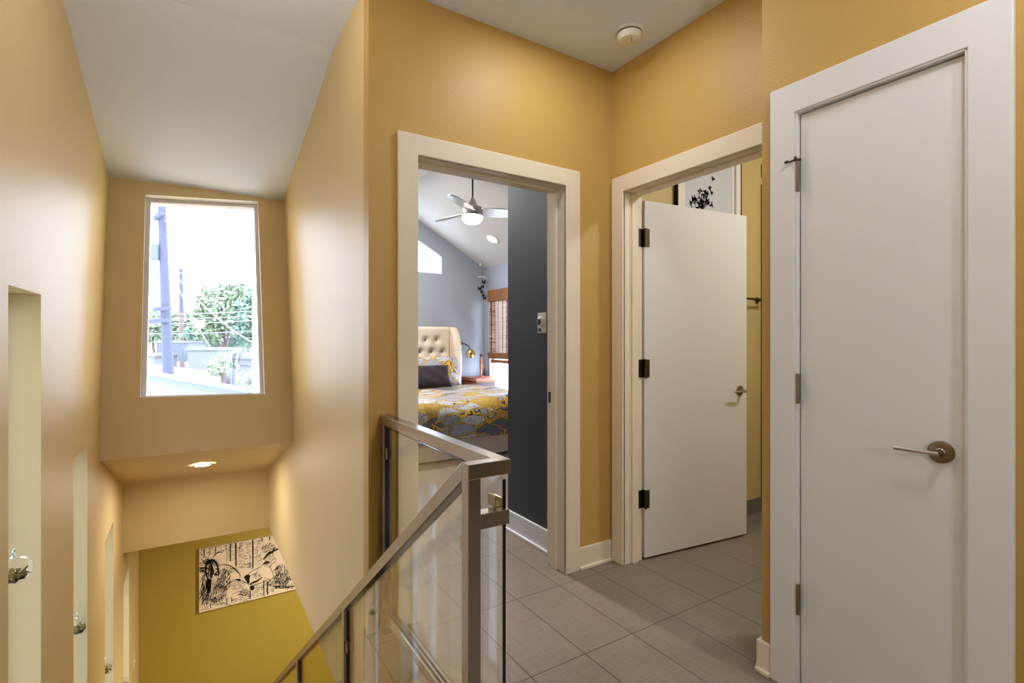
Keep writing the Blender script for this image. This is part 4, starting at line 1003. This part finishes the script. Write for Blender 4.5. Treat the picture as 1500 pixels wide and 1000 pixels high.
for (xa, ya, xb, yb_) in ((226, 453, 250, 451), (218, 471, 246, 469), (226, 321, 238, 312)):
    q = nb(); a_, b_2 = far(xa, ya, 18.8), far(xb, yb_, 18.8); sq_bar(q, a_, b_2, (0, 0, 1), .14, .14); obj('cross_arm', q, M['pole'], up_)
q = nb(); a_ = far(252, 327, 18.8); box(q, a_.x - .10, a_.x + .10, a_.y - .06, a_.y + .06, a_.z - .13, a_.z + .13); tube(q, [a_, far(242, 324, 18.9)], .025, 6); obj('cutout_fuse', q, mat('fuse_grey', srgb(93, 93, 99), .6), up_)
sp_ = thing('utility_pole', 'slim distant utility pole with a reddish lower part', 'utility pole', far(266, 520, 42))
p0, p1 = far(267, 510, 42), far(265, 393, 42); p0.z -= 3
pm = p0 + (p1 - p0) * .62
q = nb(); tube(q, [pm, p1], [.18, .13], 12); obj('pole', q, M['pole'], sp_, smooth=True)
q = nb(); tube(q, [p0, pm], [.24, .20], 12); obj('pole_base', q, M['rust'], sp_, smooth=True, label='rusty red lower part')
# wires
def wire(pts, r, label, n=14):
    q = nb(); tube(q, [far(*p) for p in pts], r, 6)
    obj('power_line', q, M['wire'], None, label=label, cat='power line', group='power lines outside the stair window')
def sag(x0, y0, t0, x1, y1, t1, s, n=12): return [(x0 + (x1 - x0) * k / n, y0 + (y1 - y0) * k / n + s * 4 * (k / n) * (1 - k / n), t0 + (t1 - t0) * k / n) for k in range(n + 1)]
wire(sag(254, 322, 18.5, 400, 345, 26, 4), .016, 'highest power line running right from the top of the near pole')
wire(sag(258, 398, 18.5, 400, 418, 26, 4), .018, 'power line at mid height crossing above the trees')
wire(sag(258, 404, 18.4, 400, 516, 14, 14), .020, 'pale thick cable drooping right from the near pole across the trees')
wire(sag(257, 412, 18.3, 310, 512, 16, 4), .018, 'pale cable falling steeply from the near pole to the rooftops')
for k, (y, lbl) in enumerate(((455, 'topmost of the level lines crossing the trees'), (462, 'second of the level lines crossing the trees'), (469, 'third of the level lines crossing the trees'), (484, 'lowest of the level lines crossing the trees'))):
    wire(sag(190, y + 4, 30, 400, y - 2, 30, 3), .022, lbl)
wire(sag(190, 394, 22, 236, 396, 19.6, 5), .016, 'power line coming from the left to the near pole')
# trees: trunk and leaf-card crown
def tree(name, base, crown, n, label, m, leaf=.28, seed=1):
    rt_ = random.Random(seed); t = thing(name, label, 'tree', base, group='trees beyond the rooftops')
    b = nb(); c0 = Vector(crown[0][0]); tube(b, [Vector(base), (Vector(base) + c0) / 2 + Vector((.1, 0, 0)), c0], [.22, .16, .08], 8)
    for cen, r in crown[1:]: tube(b, [(Vector(base) + c0) / 2, Vector(cen)], [.10, .03], 6)
    obj('trunk', b, M['rust'], t, smooth=True)
    b = nb()
    for cen, r in crown:
        cen = Vector(cen); k = int(n * r[0] * r[2])
        for _ in range(k):
            v = Vector((rt_.gauss(0, 1), rt_.gauss(0, 1), rt_.gauss(0, 1))).normalized() * (.55 + .5 * rt_.random())
            p = cen + Vector((v.x * r[0], v.y * r[1], v.z * r[2])); s = leaf * rt_.uniform(.6, 1.5)
            u_ = Vector((rt_.gauss(0, 1), rt_.gauss(0, 1), rt_.gauss(0, 1))).normalized(); w_ = u_.orthogonal().normalized()
            b.faces.new([b.verts.new(p + u_ * s * .6), b.verts.new(p + w_ * s * .35), b.verts.new(p - u_ * s * .6), b.verts.new(p - w_ * s * .35)])
    obj('foliage', b, m, t)
def fc_(x, y, t, rx, rz): return (far(x, y, t), (rx * t / F_PX, rx * t / F_PX, rz * t / F_PX))
g0 = lambda x, t: Vector((far(x, 500, t).x, far(x, 500, t).y, -4.3))
tree('broadleaf_tree', g0(330, 36), [fc_(325, 450, 36, 36, 34), fc_(345, 430, 36, 22, 20), fc_(312, 478, 36, 26, 26)], 420, 'tall pale green tree right of the slim far pole', M['leaf'], .30, 1)
tree('broadleaf_tree', g0(376, 36), [fc_(372, 470, 34, 30, 36), fc_(380, 440, 34, 18, 24), fc_(395, 480, 34, 28, 30)], 420, 'tree at the right edge of the stair window', M['leaf2'], .30, 2)
tree('broadleaf_tree', g0(345, 40), [fc_(345, 490, 40, 50, 26), fc_(300, 492, 40, 30, 22)], 420, 'dark low tree standing behind the white vent pipe', M['leaf2'], .30, 3)
tree('broadleaf_tree', g0(228, 45), [fc_(222, 478, 45, 34, 26), fc_(256, 478, 45, 26, 24), fc_(284, 474, 45, 24, 22)], 420, 'green tree behind the tall blue grey utility pole', M['leaf'], .34, 4)
tree('shrub', g0(328, 22), [fc_(326, 535, 22, 22, 14)], 900, 'shrub just left of the white vent pipe', M['leaf'], .16, 5)
tree('shrub', g0(372, 18), [fc_(368, 556, 18, 22, 16)], 900, 'shrub right of the white vent pipe at the sill', M['leaf'], .14, 6)
# far buildings
def bldg(name, x0, y0, x1, y1, t, depth, m, label, cat='building', roof=True):
    a_, b_2 = far(x0, y0, t), far(x1, y0, t); zb = far(x0, y1, t).z
    d_ = Vector((b_2.y - a_.y, -(b_2.x - a_.x), 0)).normalized() * -depth
    r_ = thing(name, label, cat, (a_ + b_2) / 2 - Vector((0, 0, a_.z - zb)))
    obj('wall', prism(nb(), [a_, b_2, Vector((b_2.x, b_2.y, zb)), Vector((a_.x, a_.y, zb))], d_), m, r_)
    if roof:
        e_ = (b_2 - a_).normalized() * .12; up2 = Vector((0, 0, .14))
        obj('roof_slab', prism(nb(), [a_ - e_ - d_ * .03, b_2 + e_ - d_ * .03, b_2 + e_ + d_ * 1.03, a_ - e_ + d_ * 1.03], up2), M['bldg'], r_)
    return r_, a_, b_2, zb
r_, a_, b_2, zb = bldg('shed', 229, 502, 275, 530, 33, 2, mat('corrugated_sheet', srgb(76, 76, 88), .7), 'grey corrugated metal shed behind the tall pole', 'shed')
q = nb()
for k in range(24):
    p_ = a_ + (b_2 - a_) * (k + .5) / 24; tube(q, [Vector((p_.x, p_.y, a_.z)), Vector((p_.x, p_.y, zb))], .035, 6)
obj('corrugation', q, M['metal_roof'], r_)
bldg('flat_building', 275, 513, 318, 545, 30, 3, M['bldg'], 'low white flat roofed building right of the shed')
bldg('flat_building', 308, 526, 420, 575, 24, 2, M['bldg'], 'long white flat roofed building behind the vent pipe')
bldg('flat_building', 190, 522, 226, 548, 29, 2, M['bldg'], 'low white building at the left edge of the stair window')
q = nb(); a_ = far(205, 528, 27); 
vs_ = [far(200, 530, 27), far(322, 545, 25), far(330, 575, 20), far(200, 575, 20)]
prism(q, vs_, (0, 0, -3)); obj('gravel_roof', q, M['dirt'], None, label='pale gravel slope below the shed and the tall pole', cat='roof')
# vent pipe
vp = thing('vent_pipe', 'white gooseneck vent pipe rising from the lower roof', 'vent pipe', far(343, 575, 9.2))
q = nb(); path = [far(343, 585, 9.2), far(342.5, 540, 9.2), far(342, 524, 9.2), far(344, 517, 9.2), far(349, 514.5, 9.15), far(353, 517, 9.1)]
tube(q, path, [.045, .045, .045, .05, .055, .05], 14); obj('pipe', q, mat('white_pipe', srgb(70, 72, 80), .6), vp, smooth=True)
q = nb(); tube(q, [far(352, 520, 9.1), far(349, 531, 9.1), far(352, 535, 9.1), far(366, 536, 9.2)], .010, 6); obj('service_wire', q, M['pole'], vp)

# ------------------------------------------------------------------ sky
w = bpy.data.worlds.new('sky'); sc.world = w; w.use_nodes = True; n = w.node_tree.nodes; l = w.node_tree.links
bg = n['Background']; tc = n.new('ShaderNodeTexCoord'); mp = n.new('ShaderNodeMapping'); nz = n.new('ShaderNodeTexNoise'); rp = n.new('ShaderNodeValToRGB')
mp.inputs['Scale'].default_value = (1, 1, 3.5); nz.inputs['Scale'].default_value = 2.2; nz.inputs['Detail'].default_value = 5
l.new(tc.outputs['Generated'], mp.inputs[0]); l.new(mp.outputs[0], nz.inputs['Vector']); l.new(nz.outputs[0], rp.inputs[0])
rp.color_ramp.elements[0].position = .35; rp.color_ramp.elements[0].color = (.62, .81, 1.12, 1); rp.color_ramp.elements[1].position = .62; rp.color_ramp.elements[1].color = (.80, .90, 1.10, 1)
l.new(rp.outputs[0], bg.inputs[0]); bg.inputs[1].default_value = 18.0
